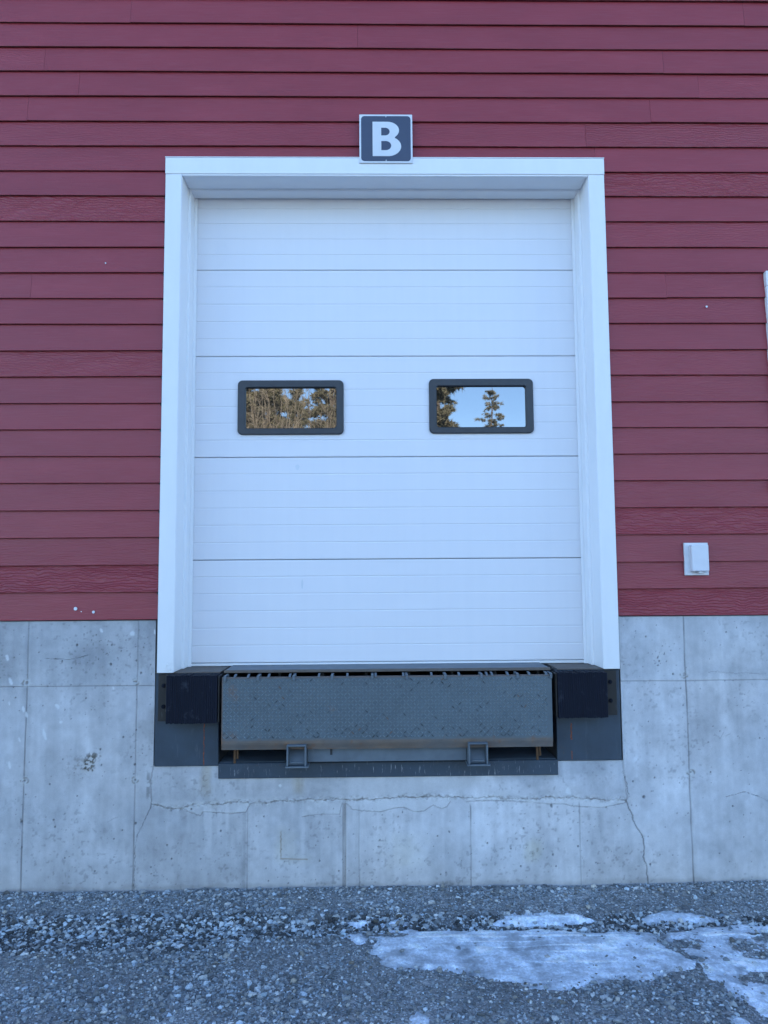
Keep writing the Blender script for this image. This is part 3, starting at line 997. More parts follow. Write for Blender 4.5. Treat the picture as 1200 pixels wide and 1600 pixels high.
def build_lip():
    V, Fc, C = [], [], []
    r = random.Random(9)

    def tone(x, z):
        k = float(fbm(np.array([x * 5.0]), np.array([z * 7.0]), 301, 4)[0])
        return k
    # plate body as fine grid front + box
    xs = np.linspace(LX0, LX1, 180)
    zs = np.linspace(LZ0, LZ1, 44)
    X, Z = np.meshgrid(xs, zs)
    base = np.stack([np.full(X.shape, .092), np.full(X.shape, .120), np.full(X.shape, .134)], -1)
    base *= (1 + .14 * fbm(X * 5, Z * 7, 301, 5) + .10 * fbm(X * 30, Z * 30, 311, 3))[..., None]
    bevel = sstep(.819, .812, Z + .004 * fbm(X * 8, Z * 0 + 3, 321, 3))
    rusty = np.array([.155, .105, .070]) * (1 + .4 * fbm(X * 20, Z * 30, 331, 4))[..., None]
    m = bevel * (.70 + .3 * fbm(X * 7, Z * 9, 341, 4))
    base = base * (1 - m[..., None]) + rusty * m[..., None]
    rr = sstep(.30, .55, fbm(X * 34, Z * 34, 351, 4)) * sstep(.86, .80, Z) * .7 + sstep(.35, .6, fbm(X * 6 + 3, Z * 6, 355, 4)) * .45 + sstep(.008, .0, np.minimum(X - LX0, LZ1 - Z)) * .6
    rr = np.clip(rr, 0, 1)
    base = base * (1 - rr[..., None]) + np.array([.17, .085, .045]) * rr[..., None]
    bow = .003 * np.sin((X - LX0) / (LX1 - LX0) * math.pi)
    Y = LY - bow + sstep(.80, .764, Z) * .007
    front = np.stack([X, Y, Z], -1).reshape(-1, 3)
    H, W = X.shape
    idx = np.arange(H * W).reshape(H, W)
    Q = np.stack([idx[:-1, :-1], idx[:-1, 1:], idx[1:, 1:], idx[1:, :-1]], -1).reshape(-1, 4)
    back = front.copy()
    back[:, 1] = LY + .020
    nf = H * W
    Q2 = Q[:, ::-1] + nf
    rim = np.concatenate([idx[0, :], idx[1:, -1], idx[-1, ::-1][1:], idx[::-1, 0][1:]])
    side = np.array([(rim[i], rim[i + 1], rim[i + 1] + nf, rim[i] + nf) for i in range(len(rim) - 1)])
    me = np_mesh('lip', np.concatenate([front, back]), np.concatenate([Q, Q2, side]), 4,
                 np.concatenate([base.reshape(-1, 3), np.full((nf, 3), .1)]))
    lip = link_mesh('lip', me, M['tread'], lv)
    # raised tread bars: herringbone of lozenges
    p = .0186
    V, Fc, C = [], [], []
    nx, nz = int((LX1 - LX0 - .016) / p), int((LZ1 - .826) / p)
    for i in range(nx):
        for j in range(nz):
            cx, cz = LX0 + .013 + i * p, .830 + j * p
            if cz > LZ1 - .008: continue
            a = rad(45 if (i + j) % 2 else -45)
            L, wd = .0128, .0029
            ca, sa = math.cos(a), math.sin(a)
            y = LY - .003 * math.sin((cx - LX0) / (LX1 - LX0) * math.pi)
            b = len(V)
            for u, w, h in ((-L, 0, .0), (0, -wd, 0), (L, 0, 0), (0, wd, 0), (-L * .55, 0, .0027), (L * .55, 0, .0027)):
                V.append((cx + u * ca - w * sa, y - h + .0001, cz + u * sa + w * ca))
            Fc += [(b, b + 1, b + 4), (b + 1, b + 5, b + 4), (b + 1, b + 2, b + 5), (b + 2, b + 3, b + 5), (b + 3, b + 4, b + 5), (b + 3, b, b + 4)]
            k = tone(cx * 1.3, cz * 1.5)
            d = 1.0 + .12 * k + r.uniform(-.08, .12)
            pd = .02 + .10 * max(0.0, tone(cx * .9 + 4, cz * 1.8 + 2) * 2) + (.15 if cz < .87 else 0)
            if r.random() < pd: d *= r.uniform(.12, .45)
            c = (.165 * d, .205 * d, .225 * d)
            if r.random() < .005: c = (.17, .09, .05)
            C += [c] * 6
    me = np_mesh('tread_bars', np.array(V), np.array(Fc), 3, np.array(C))
    link_mesh('tread_pattern', me, M['tread'], lip)


build_lip()


def u2x(u):
    return -.925 + (u - 346) * (1.830 / 516)


for u in (357, 407, 461, 519, 580, 632, 691, 746, 801, 852):
    x = u2x(u)
    MB().box(x - .007, x + .007, -.112, -.021, 1.128, 1.156, .002).build('deck_hinge_lug', M['leveler'], lv)
for u in (372, 392, 423, 455, 499, 542, 585, 627, 670, 712, 754, 762, 786, 819, 845):
    x = u2x(u)
    MB().prism([(-.119, 1.1465), (-.085, 1.1465), (-.06, 1.160), (-.10, 1.157)], 'x', x - .0055, x + .0055).build('lip_hinge_lug', M['leveler'], lv)
MB().cyl((-.01, -.058, 1.128), 'x', .011, 1.74, 12).build('hinge_pin', M['ruststeel'], lv)
for x in (-.845, .805):
    MB().box(x - .006, x + .006, -.02, -.008, .677, .80).box(x + .010, x + .020, -.02, -.008, .70, .80).build('support_leg', M['ochre'], lv)


# ---------------------------------------------------------------- bumpers
def bumper(x0, x1, xb0, xb1, z0, z1, label):
    """x0..x1 rubber; xb0..xb1 outer steel angle flat on the plate"""
    root = empty('dock_bumper', ((x0 + x1) / 2, 0, z0), label, 'dock bumper', 'rubber bumpers either side of the dock leveler')
    mb = MB()
    n = 24
    w = (x1 - x0) / n
    r = random.Random(int(x0 * 100))
    for i in range(n):
        a = x0 + i * w
        mb.box(a + .0004, a + w - .0004, -.112 + r.uniform(-.0009, .0009), -.005, z0 + r.uniform(-.0015, .002), z1 + r.uniform(-.004, .001), .0007)
    mb.build('rubber_pads', M['rubber'], root)
    s = 1 if xb0 > x0 else -1
    # outer angle: flange on the wall, web against the pads
    xw = x1 if s > 0 else x0
    mb = MB().box(xb0, xb1, -.012, -.0025, z0 - .003, z1 - .004, .0015)
    a, b = sorted((xw + s * .001, xw + s * .008))
    mb.box(a, b, -.085, -.0125, z0 + .004, z1 - .006, .0015)
    ang = mb.build('end_angle', M['blacksteel'], root)
    xi = x0 if s > 0 else x1
    a, b = sorted((xi - s * .001, xi - s * .009))
    mb = MB().box(a, b, -.098, -.0025, z0 + .004, z1 - .006, .0015)
    mb.build('end_angle', M['blacksteel'], root)
    xc = (xb0 + xb1) / 2
    for zz in (z0 + .075, z1 - .065):
        MB().cyl((xc, -.0145, zz), 'y', .0115, .004, 18).cyl((xc, -.0185, zz), 'y', .0075, .007, 6, None, .0006).build('bolt', M['rubber'], ang)
    for zz in (z0 + .06, z1 - .06):
        xx = xw + s * .010
        MB().cyl((xx, -.055, zz), 'x', .007, .010, 6).build('rod_nut', M['ruststeel'], root)
    return root


bumper(-1.198, -.926, -1.266, -1.207, .907, 1.160, 'black laminated rubber bumper left of the leveler, bolt bracket on its left side')
bumper(.905, 1.174, 1.183, 1.254, .916, 1.158, 'black laminated rubber bumper right of the leveler with pale scuffs')

# ---------------------------------------------------------------- sign with the letter B
sg = empty('dock_sign', (0, -.03, 4.07), 'square slate blue sign with white letter B above the door', 'sign')
SX0, SX1, SZ0, SZ1 = -.1525, .1555, 4.072, 4.366
MB().prism(rounded(SX0, SX1, SZ0, SZ1, .002, 2), 'y', -.034, -.0285).build('sign_panel', M['signwhite'], sg)
MB().prism(rounded(SX0 + .010, SX1 - .010, SZ0 + .010, SZ1 - .010, .020), 'y', -.0349, -.0342).build('sign_face', M['signblue'], sg)


def letter_B():
    cu = bpy.data.curves.new('letter', 'CURVE')
    cu.dimensions = '2D'
    cu.fill_mode = 'BOTH'
    cu.extrude = .0003

    def arc(cx, cy, rx, ry, a0, a1, n=14):
        return [(cx + rx * math.cos(rad(a0 + (a1 - a0) * i / n)), cy + ry * math.sin(rad(a0 + (a1 - a0) * i / n))) for i in range(n + 1)]
    # height 1 unit, width about .78
    outer = [(0, 0)] + [(.30, 0)] + arc(.40, .285, .375, .29, -80, 52) + [(.60, .525)] + arc(.40, .75, .32, .25, -48, 88) + [(.36, 1.0), (0, 1)]
    h1 = [(.235, .60), (.34, .60)] + arc(.34, .713, .125, .113, -80, 80) + [(.34, .826), (.235, .826)]
    h2 = [(.235, .172), (.36, .172)] + arc(.36, .305, .145, .133, -80, 80) + [(.36, .438), (.235, .438)]
    for pts in (outer, h1[::-1], h2[::-1]):
        sp = cu.splines.new('POLY')
        sp.points.add(len(pts) - 1)
        for p, q in zip(sp.points, pts): p.co = (q[0], q[1], 0, 1)
        sp.use_cyclic_u = True
    o = bpy.data.objects.new('letter_tmp', cu)
    COL.objects.link(o)
    dg = bpy.context.evaluated_depsgraph_get()
    dg.update()
    me = bpy.data.meshes.new_from_object(o.evaluated_get(dg))
    bpy.data.objects.remove(o)
    me.transform(Matrix.Translation((-.076, -.0355, 4.112)) @ Matrix.Rotation(rad(90), 4, 'X') @ Matrix.Diagonal((.214, .209, 1, 1)))
    me.materials.clear()
    return link_mesh('letter', me, M['signwhite'], sg)


letter_B()
for z in (SZ0 + .014, SZ1 - .014):
    MB().cyl((.002, -.0358, z), 'y', .004, .002, 12).build('screw', M['screw'], sg)

# ---------------------------------------------------------------- outlet cover
ob = empty('outlet_cover', (1.73, 0, 1.67), 'small pale grey weatherproof outlet cover on the lowest red boards', 'outlet cover')
MB().box(1.662, 1.796, -.011, .006, 1.676, 1.858, .002).build('mounting_plate', M['boxgrey'], ob)
MB().box(1.686, 1.782, -.052, -.0115, 1.698, 1.845, .004).build('hinged_cover', M['boxgrey'], ob)
MB().box(1.724, 1.748, -.046, -.0115, 1.688, 1.6965, .002).build('latch', M['boxwhite'], ob)

# ---------------------------------------------------------------- trimmed opening at the right edge, built as a window
wd = empty('window', (2.75, 0, 2.2), 'white trimmed opening at the far right edge of the red siding, built as a window', 'window')
MB().box(2.200, 3.34, -.020, .012, 3.345, 3.433, .0015).box(2.200, 2.288, -.018, .012, 2.22, 3.343, .0015).box(3.252, 3.34, -.018, .012, 2.22, 3.343, .0015) \
    .box(2.18, 3.36, -.035, .012, 2.16, 2.218, .0015).build('casing', M['trim'], wd)
MB().box(2.290, 2.335, .010, .06, 2.22, 3.343).box(3.205, 3.25, .010, .06, 2.22, 3.343).box(2.336, 3.204, .010, .06, 3.30, 3.343).box(2.336, 3.204, .010, .06, 2.22, 2.262) \
    .box(2.336, 3.204, .012, .06, 2.76, 2.80).build('sash', M['jamb'], wd)
MB().box(2.336, 3.204, .040, .046, 2.263, 3.299).build('pane', M['glass'], wd)


# ---------------------------------------------------------------- ground
def ground_h(x, y):
    h = .010 * fbm(x * .9 + 9, y * .9, 201, 3) + .004 * fbm(x * 5, y * 5, 205, 3)
    # washed drip line under the eave: shallow trough, gravel heaped towards the wall
    c = -.46 + .05 * fbm(x * .8, y * 0 + 2, 207, 2)
    h -= .020 * np.exp(-((y - c) / .10) ** 2)
    h += .010 * sstep(-.25, .0, y) * (.6 + .4 * fbm(x * 2, y * 0 + 5, 209, 2))
    return h


def zone(x, y):
    """where dripping eaves washed the fines away: 0..1"""
    c = -.42 + .07 * fbm(x * 1.1, x * 0, 271, 3) - .05 * sstep(0, -1.5, x)
    w = .08 + .08 * sstep(0, -1.2, x) + .03 * fbm(x * 2, x * 0 + 4, 272, 3)
    k = np.exp(-((y - c) / np.where(y < c, w * 1.5, w)) ** 2) * .9
    return np.clip(k * (1 + 1.1 * fbm(x * 4, y * 9, 274, 4)), 0, 1)


def mat_ground():
    t = NT('packed_gravel')
    v = t.coord()
    vo = t.n.new('ShaderNodeTexVoronoi')
    vo.inputs['Scale'].default_value = 130
    t.l.new(v, vo.inputs['Vector'])
    vo2 = t.n.new('ShaderNodeTexVoronoi')
    vo2.inputs['Scale'].default_value = 52
    t.l.new(v, vo2.inputs['Vector'])
    sp = t.n.new('ShaderNodeSeparateColor')
    t.l.new(vo.outputs['Color'], sp.inputs[0])
    sp2 = t.n.new('ShaderNodeSeparateColor')
    t.l.new(vo2.outputs['Color'], sp2.inputs[0])
    fines = t.ramp(sp.outputs[0], [(.0, (.112, .120, .126)), (.55, (.20, .214, .222)), (.85, (.29, .31, .32)), (.97, (.50, .52, .53))])
    st = t.ramp(sp2.outputs[0], [(.0, (.11, .108, .10)), (.6, (.22, .216, .21)), (1.0, (.42, .41, .40))])
    c = t.mix(fines, st, t.ramp(sp2.outputs[1], [(.55, 0), (.6, .8)]))
    big = t.noise(v, 1.6, 5, .6)
    c = t.mix(c, (.15, .148, .142), t.math('MULTIPLY', t.ramp(big, [(.35, 1), (.65, 0)]), .5))
    sc = t.n.new('ShaderNodeVectorMath')
    sc.operation = 'SCALE'
    t.l.new(c, sc.inputs[0])
    t.l.new(t.math('MULTIPLY', t.attr().outputs['Fac'], 1.25), sc.inputs['Scale'])
    t.base(sc.outputs[0])
    t.set(Roughness=.9)
    h = t.math('ADD', t.math('MULTIPLY', vo.outputs['Distance'], -1.0), t.math('MULTIPLY', t.noise(v, 260, 3, .7), .5))
    h = t.math('ADD', h, t.math('MULTIPLY', vo2.outputs['Distance'], -.9))
    t.bump(h, 1.0, .005)
    return t.m


M['ground'] = mat_ground()


def build_ground():
    def nonuni(lo, hi, a, b, st):
        mid = np.arange(a, b + st / 2, st)
        left = a - np.geomspace(st * 2, a - lo, 40)[::-1]
        right = b + np.geomspace(st * 2, hi - b, 40)
        return np.concatenate([left, mid, right])
    xs = nonuni(-500, 500, -3.2, 3.2, .016)
    ys = np.concatenate([-1.9 - np.geomspace(.03, 498, 60)[::-1], np.arange(-1.9, .04, .016), .05 + np.geomspace(.05, 400, 20)])
    X, Y = np.meshgrid(xs, ys)
    near = (np.abs(X) < 12) & (np.abs(Y) < 12)
    Z = ground_h(np.clip(X, -12, 12), np.clip(Y, -12, 2)) * near
    Z = np.where(Y > .03, -.05, Z)
    V = np.stack([X, Y, Z], -1).reshape(-1, 3)
    H, W = X.shape
    idx = np.arange(H * W).reshape(H, W)
    Q = np.stack([idx[:-1, :-1], idx[:-1, 1:], idx[1:, 1:], idx[1:, :-1]], -1).reshape(-1, 4)
    gap_shade = 1 - .50 * zone(X, np.clip(Y, -3, 1)) * near  # shade of the deep gaps between washed stones, painted into the ground tone
    gap_shade = gap_shade * np.where(near, 1 + .35 * fbm(X * 2.5, Y * 4, 213, 4), 1)
    me = np_mesh('ground', V, Q, 4, np.repeat(gap_shade.reshape(-1, 1), 3, 1))
    o = link_mesh('ground', me, M['ground'], None, True)
    tag(o, kind='structure')


build_ground()

# ---- ice: outlines (x, y) on the ground
ICE = [
    ('wide sheet of pale grey ice along the drip line, the largest ice patch', [(-.155, -.50), (-.077, -.472), (.08, -.455), (.262, -.470), (.448, -.465), (.545, -.455), (.728, -.468), (.871, -.495), (1.014, -.490), (1.115, -.505), (1.235, -.53), (1.225, -.62), (1.26, -.74), (1.295, -.83), (1.285, -.90), (1.192, -.919), (1.115, -.925), (1.03, -.991), (.903, -.972), (.727, -1.031), (.593, -1.042), (.473, -.989), (.324, -.918), (.192, -.877), (.056, -.862), (-.053, -.853), (-.094, -.711), (-.063, -.60)]),
    ('ice patch with pebbles showing through, running to the bottom right of the gravel', [(1.25, -.52), (1.368, -.479), (1.539, -.444), (1.803, -.455), (2.3, -.46), (2.6, -.62), (2.5, -1.1), (2.1, -1.45), (1.62, -1.42), (1.46, -1.29), (1.372, -1.213), (1.352, -1.099), (1.332, -1.0), (1.30, -.91), (1.305, -.83), (1.265, -.72), (1.235, -.62)]),
    ('tiny ice patch topmost left of the wide ice sheet', [(-.227, -.371), (-.171, -.344), (-.102, -.361), (-.108, -.417), (-.201, -.421)]),
    ('small oval ice patch left of the wide sheet with a narrow tail', [(-.266, -.535), (-.214, -.492), (-.125, -.490), (-.125, -.56), (-.149, -.649), (-.187, -.636), (-.205, -.57)]),
    ('thin ice strip just behind the left end of the wide sheet', [(-.077, -.39), (-.013, -.352), (.081, -.367), (.078, -.43), (-.046, -.446)]),
    ('raised white ice crust behind the middle of the wide sheet', [(.42, -.42), (.50, -.36), (.562, -.325), (.728, -.301), (.92, -.308), (1.022, -.390), (.96, -.42), (.824, -.434), (.571, -.445)]),
    ('raised white ice crust at right, nearest the long wall crack', [(1.217, -.372), (1.34, -.307), (1.497, -.32), (1.62, -.40), (1.52, -.43), (1.385, -.425), (1.23, -.423)]),
    ('small ice scrap alone at the bottom middle of the gravel', [(.030, -1.205), (.065, -1.178), (.122, -1.215), (.13, -1.33), (.03, -1.34)]),
    ('small ice scrap alone near the bottom right corner', [(1.245, -1.215), (1.275, -1.210), (1.315, -1.255), (1.36, -1.36), (1.25, -1.36)]),
]


def inside(x, y, pts):
    c = np.zeros(x.shape, dtype=bool)
    n = len(pts)
    for i in range(n):
        (x1, y1), (x2, y2) = pts[i], pts[(i + 1) % n]
        if y1 == y2: continue
        c ^= ((y1 > y) != (y2 > y)) & (x < (x2 - x1) * (y - y1) / (y2 - y1) + x1)
    return c


def ice_field(x, y, pts):
    d = polydist(x, y, pts + [pts[0]])
    return np.where(inside(x, y, pts), d, -d)


def mat_ice():
    t = NT('refrozen_dirty_ice')
    a = t.attr()
    g0 = t.noise(t.coord((1, 1.3, 1)), 13, 10, .78)
    g1 = t.noise(t.coord((1, .8, 1)), 75, 6, .7)
    g = t.math('ADD', t.math('MULTIPLY', g0, .58), t.math('MULTIPLY', g1, .42))
    sc = t.n.new('ShaderNodeVectorMath')
    sc.operation = 'SCALE'
    t.l.new(a.outputs['Color'], sc.inputs[0])
    t.l.new(t.ramp(g, [(.38, .62), (.50, .95), (.60, 1.4)]), sc.inputs['Scale'])
    t.base(sc.outputs[0])
    t.set(Roughness=t.ramp(g, [(.3, .22), (.7, .55)]))
    t.p.inputs['IOR'].default_value = 1.31
    t.p.inputs['Subsurface Weight'].default_value = .25
    t.p.inputs['Subsurface Radius'].default_value = (.006, .008, .010)
    t.bump(t.noise(t.coord((1, 1.4, 1)), 40, 8, .72), .8, .006)
    return t.m


M['ice'] = mat_ice()


def build_ice(k, label, pts):
    st = .004
    ax = np.array(pts)
    xs = np.arange(ax[:, 0].min() - .05, ax[:, 0].max() + .05, st)
    ys = np.arange(ax[:, 1].min() - .05, ax[:, 1].max() + .05, st)
    X, Y = np.meshgrid(xs, ys)
    big = k < 2
    d = ice_field(X, Y, pts) + (.050 if big else .016) * fbm(X * 7, Y * 12, 221 + k, 5) + .020 * fbm(X * 30, Y * 26, 229, 4)
    d = d + (.010 if big else .0)
    # gravel islands
    if big:
        for cx, cy, rx, ry in ((1.585, -.70, .055, .045), (1.62, -.78, .06, .02), (1.50, -.97, .075, .03), (1.33, -.66, .06, .035), (1.80, -.62, .12, .05), (-.02, -.52, .05, .02)):
            d = np.minimum(d, (np.hypot((X - cx) / rx, (Y - cy) / ry) - 1 + 1.3 * fbm(X * 30, Y * 30, 233, 4)) * min(rx, ry))
    G = ground_h(X, Y)
    tk = (.012 if big else .016) * sstep(-.004, .05, d)
    ridg = np.maximum(0, 1 - np.abs(fbm(X * 1.8, Y * 5, 241, 3)) * 7) if big else np.zeros(X.shape)
    Z = G - .003 + tk + .005 * fbm(X * 7, Y * 14, 243, 5) + .0022 * ridg
    thin = sstep(.05, .0, d)
    tone = .70 + .34 * fbm(X * 3, Y * 5, 245, 5) + .42 * fbm(X * 13, Y * 10, 247, 5)
    # long white ridges frozen in bands along the wall
    line = np.zeros(X.shape)
    if big:
        for y0, x0, x1, w in ((-.575, .02, 1.15, .016), (-.68, .35, 1.02, .010), (-.82, .50, 1.05, .014), (-.60, 1.35, 1.9, .016), (-.63, .2, .7, .009), (-.735, .55, .95, .012)):
            yy = y0 + .02 * fbm(X * 2.2, X * 0 + y0 * 9, 251, 4)
            line = np.maximum(line, sstep(w, w * .2, np.abs(Y - yy)) * sstep(x0, x0 + .15, X) * sstep(x1, x1 - .15, X) * sstep(-.5, .1, fbm(X * 9, Y * 9, 253, 3)))
        Z += .002 * line
    else:
        tone += .10
    white = sstep(.15, .5, fbm(X * 5, Y * 7, 255, 5))
    tone = tone + .26 * white + .40 * line - .24 * thin * sstep(-.2, .3, fbm(X * 20, Y * 20, 257, 3))
    dirty = sstep(.25, .55, fbm(X * 3.2 + 4, Y * 5, 259, 5)) * (1 if big else .3)
    col = np.stack([tone * .88, tone * .96, tone * 1.06], -1)
    col = col * (1 - .45 * dirty[..., None] * (1 - line[..., None])) + .45 * dirty[..., None] * (1 - line[..., None]) * np.array([.26, .26, .26])
    H, W = X.shape
    idx = np.arange(H * W).reshape(H, W)
    Q = np.stack([idx[:-1, :-1], idx[:-1, 1:], idx[1:, 1:], idx[1:, :-1]], -1)
    keep = (d[:-1, :-1] > -.006) & (d[1:, 1:] > -.006) & (d[1:, :-1] > -.006) & (d[:-1, 1:] > -.006)
    Q = Q[keep].reshape(-1, 4)
    V = np.stack([X, Y, Z], -1).reshape(-1, 3)
    used = np.unique(Q)
    rm = np.full(H * W, -1)
    rm[used] = np.arange(len(used))
    V, Q, C = V[used], rm[Q], np.clip(col.reshape(-1, 3)[used], .10, .92)
    # closed: underside a little below
    n = len(V)
    B = V.copy()
    B[:, 2] -= .012
    me = np_mesh('ice_patch', np.concatenate([V, B]), np.concatenate([Q, Q[:, ::-1] + n]), 4, np.concatenate([C, C]))
    o = link_mesh('ice_patch', me, M['ice'], None, True)
    tag(o, label, 'ice patch', 'patches of ice on the gravel')


for k, (lab, pts) in enumerate(ICE):
    build_ice(k, lab, pts)


# ---- loose gravel
def build_gravel():
    r = np.random.default_rng(12)
    phi = (1 + 5 ** .5) / 2
    ico = np.array([(-1, phi, 0), (1, phi, 0), (-1, -phi, 0), (1, -phi, 0), (0, -1, phi), (0, 1, phi), (0, -1, -phi), (0, 1, -phi), (phi, 0, -1), (phi, 0, 1), (-phi, 0, -1), (-phi, 0, 1)], float)
    ico /= np.linalg.norm(ico[0])
    fc = np.array([(0, 11, 5), (0, 5, 1), (0, 1, 7), (0, 7, 10), (0, 10, 11), (1, 5, 9), (5, 11, 4), (11, 10, 2), (10, 7, 6), (7, 1, 8), (3, 9, 4), (3, 4, 2), (3, 2, 6), (3, 6, 8), (3, 8, 9), (4, 9, 5), (2, 4, 11), (6, 2, 10), (8, 6, 7), (9, 8, 1)])
    N = 105000
    # sample: density heavier in the field of view
    x = r.uniform(-2.7, 2.7, N)
    y = -r.uniform(0, 1, N) ** .92 * 1.62 + .006
    # size by zone
    coarse = zone(x, y)
    patch = np.maximum(sstep(-.1, .3, fbm(x * 2.2, y * 3.0, 273, 4)), sstep(.25, .1, np.hypot((x - 1.15) / 1.2, (y + 1.12) / .6)))
    foot = sstep(-.13, -.02, y) * .5
    rad_ = r.lognormal(math.log(.0042), .42, N) * (1 + 1.15 * coarse * r.uniform(.2, 1, N) + .45 * patch * r.uniform(0, 1, N) + foot * r.uniform(0, 1, N))
    big = r.random(N) < .012
    rad_[big] *= 1.7
    rad_ = np.clip(rad_, .0022, .0155)
    keepp = r.random(N) < np.clip(.42 + .6 * coarse + .5 * patch + foot, 0, 1)
    # on the ice: only a few
    ind = np.full(N, -1.0)
    for lab, pts in ICE:
        ind = np.maximum(ind, ice_field(x, y, pts))
    on_ice = ind > .004
    isl = np.zeros(N, bool)
    for cx, cy, rx, ry in ((1.585, -.70, .055, .045), (1.62, -.78, .06, .02), (1.50, -.97, .075, .03), (1.33, -.66, .06, .035), (1.80, -.62, .12, .05), (-.02, -.52, .05, .02)):
        isl |= np.hypot((x - cx) / rx, (y - cy) / ry) < 1
    keepp &= (~on_ice) | isl | (r.random(N) < .035 + .45 * sstep(.05, .0, ind) * sstep(-.1, .3, fbm(x * 12, y * 12, 275, 3)))
    x, y, rad_, coarse, on_ice = x[keepp], y[keepp], rad_[keepp], coarse[keepp], (on_ice & ~isl)[keepp]
    n = len(x)
    z = ground_h(x, y) + rad_ * r.uniform(-.15, .45, n) + .006 * on_ice
    y = np.minimum(y, .012 - rad_ * .8)
    base = ico[None] * (1 + .36 * r.uniform(-1, 1, (64, 12, 1)))
    P = base[r.integers(0, 64, n)]
    S = np.stack([r.uniform(.8, 1.45, n), r.uniform(.65, 1.1, n), r.uniform(.45, .85, n)], -1) * rad_[:, None]
    P = P * S[:, None, :]
    a, b = r.uniform(0, 2 * math.pi, n), r.normal(0, .45, n)
    cb, sb = np.cos(b)[:, None], np.sin(b)[:, None]
    py, pz = P[..., 1] * cb - P[..., 2] * sb, P[..., 1] * sb + P[..., 2] * cb
    ca, sa = np.cos(a)[:, None], np.sin(a)[:, None]
    px = P[..., 0] * ca - py * sa
    py = P[..., 0] * sa + py * ca
    V = np.stack([px + x[:, None], py + y[:, None], pz + z[:, None]], -1).reshape(-1, 3)
    Fc = (fc[None] + (np.arange(n) * 12)[:, None, None]).reshape(-1, 3)
    t = r.random(n)
    lum = np.where(t < .34, r.uniform(.10, .20, n), np.where(t < .84, r.uniform(.20, .38, n), r.uniform(.40, .68, n)))
    cz = coarse > .35
    lum = np.where(cz & (t < .42), lum * .42, lum)
    lum = np.where(cz & (t > .72), r.uniform(.4, .72, n), lum)
    hue = r.normal(0, .045, n)
    tan = (r.random(n) < .10) * r.uniform(.1, .35, n)
    C = np.stack([lum * (.94 + hue + tan * .5), lum * (1.01 + tan * .1), lum * (1.04 - hue - tan * .4)], -1)
    C = np.repeat(np.clip(C, .02, .72), 12, axis=0)
    me = np_mesh('gravel', V, Fc, 3, C)
    tag(link_mesh('gravel', me, M['stone']), 'loose grey and white crushed stone covering the yard along the wall', 'gravel', kind='stuff')


build_gravel()


# ---------------------------------------------------------------- trees across the yard, seen in the glass
def mat_leaf(name, c0, c1):
    t = NT(name)
    a = t.attr()
    sp = t.n.new('ShaderNodeSeparateColor')
    t.l.new(a.outputs['Color'], sp.inputs[0])
    t.base(t.ramp(sp.outputs[0], [(0, c0), (1, c1)]))
    t.set(Roughness=.7)
    t.p.inputs['Specular IOR Level'].default_value = .25
    return t.m


M['needles'] = mat_leaf('conifer_needles', (.11, .108, .062), (.34, .29, .19))
M['drybrush'] = mat_leaf('dry_twigs', (.14, .112, .082), (.33, .27, .20))


def conifer_meshes(H, R0, seed, dens=1.0, bare=.18, fine=1.0):
    r = np.random.default_rng(seed)
    V, Fc, C = [], [], []
    tr = MB()
    segs = 8
    lean = r.normal(0, .012, 2)
    for i in range(segs):
        a, b = i / segs, (i + 1) / segs
        tr.limb((lean[0] * a * H, lean[1] * a * H, a * H), (lean[0] * b * H, lean[1] * b * H, b * H * 1.0), .018 * H * (1 - a) + .01, .018 * H * (1 - b) + .008, 7)
    z = H * bare
    while z < H * .985:
        f = 1 - (z / H - bare) / (1 - bare)
        Rr = R0 * (f ** .8) * r.uniform(.65, 1.1) + .12
        nb = int(r.integers(4, 7))
        a0 = r.uniform(0, 6.28)
        for k in range(nb):
            if r.random() < .12: continue
            an = a0 + 6.28 * k / nb + r.normal(0, .25)
            L = Rr * r.uniform(.6, 1.1)
            up = r.uniform(-.18, .30)
            d = np.array([math.cos(an), math.sin(an), up])
            o = np.array([lean[0] * z, lean[1] * z, z])
            tr.limb(tuple(o), tuple(o + d * L * .9), .006 * L + .008, .003, 4)
            ncl = int(20 * dens * L / fine ** 1.6) + 5
            for t_ in r.uniform(.22, 1.0, ncl):
                c = o + d * L * t_ + np.array([0, 0, -.10 * L * t_ ** 2]) + r.normal(0, (.05 + .06 * L * (1.1 - t_)) * fine, 3)
                m = 12
                dirs = r.normal(0, 1, (m, 3)) + d * 1.1
                dirs /= np.linalg.norm(dirs, axis=1)[:, None]
                ln = r.uniform(.10, .24, m)[:, None] * fine
                sd = np.cross(dirs, r.normal(0, 1, (m, 3)))
                sd /= np.linalg.norm(sd, axis=1)[:, None] + 1e-6
                b0 = len(V) and sum(len(v) for v in V)
                tri = np.stack([c + sd * .024 * fine, c - sd * .024 * fine, c + dirs * ln], 1).reshape(-1, 3)
                V.append(tri)
                C.append(np.repeat(r.random(m) * .7 + r.random() * .3, 3))
        z += H * .026 * r.uniform(.7, 1.3)
    V = np.concatenate(V)
    c = np.concatenate(C)
    Fc = np.arange(len(V)).reshape(-1, 3)
    me = np_mesh('crown', V, Fc, 3, np.stack([c, c, c], -1))
    me.materials.append(M['needles'])
    bm = tr.bm
    tm = bpy.data.meshes.new('trunk')
    bm.to_mesh(tm)
    bm.free()
    tm.materials.append(M['bark'])
    return tm, me


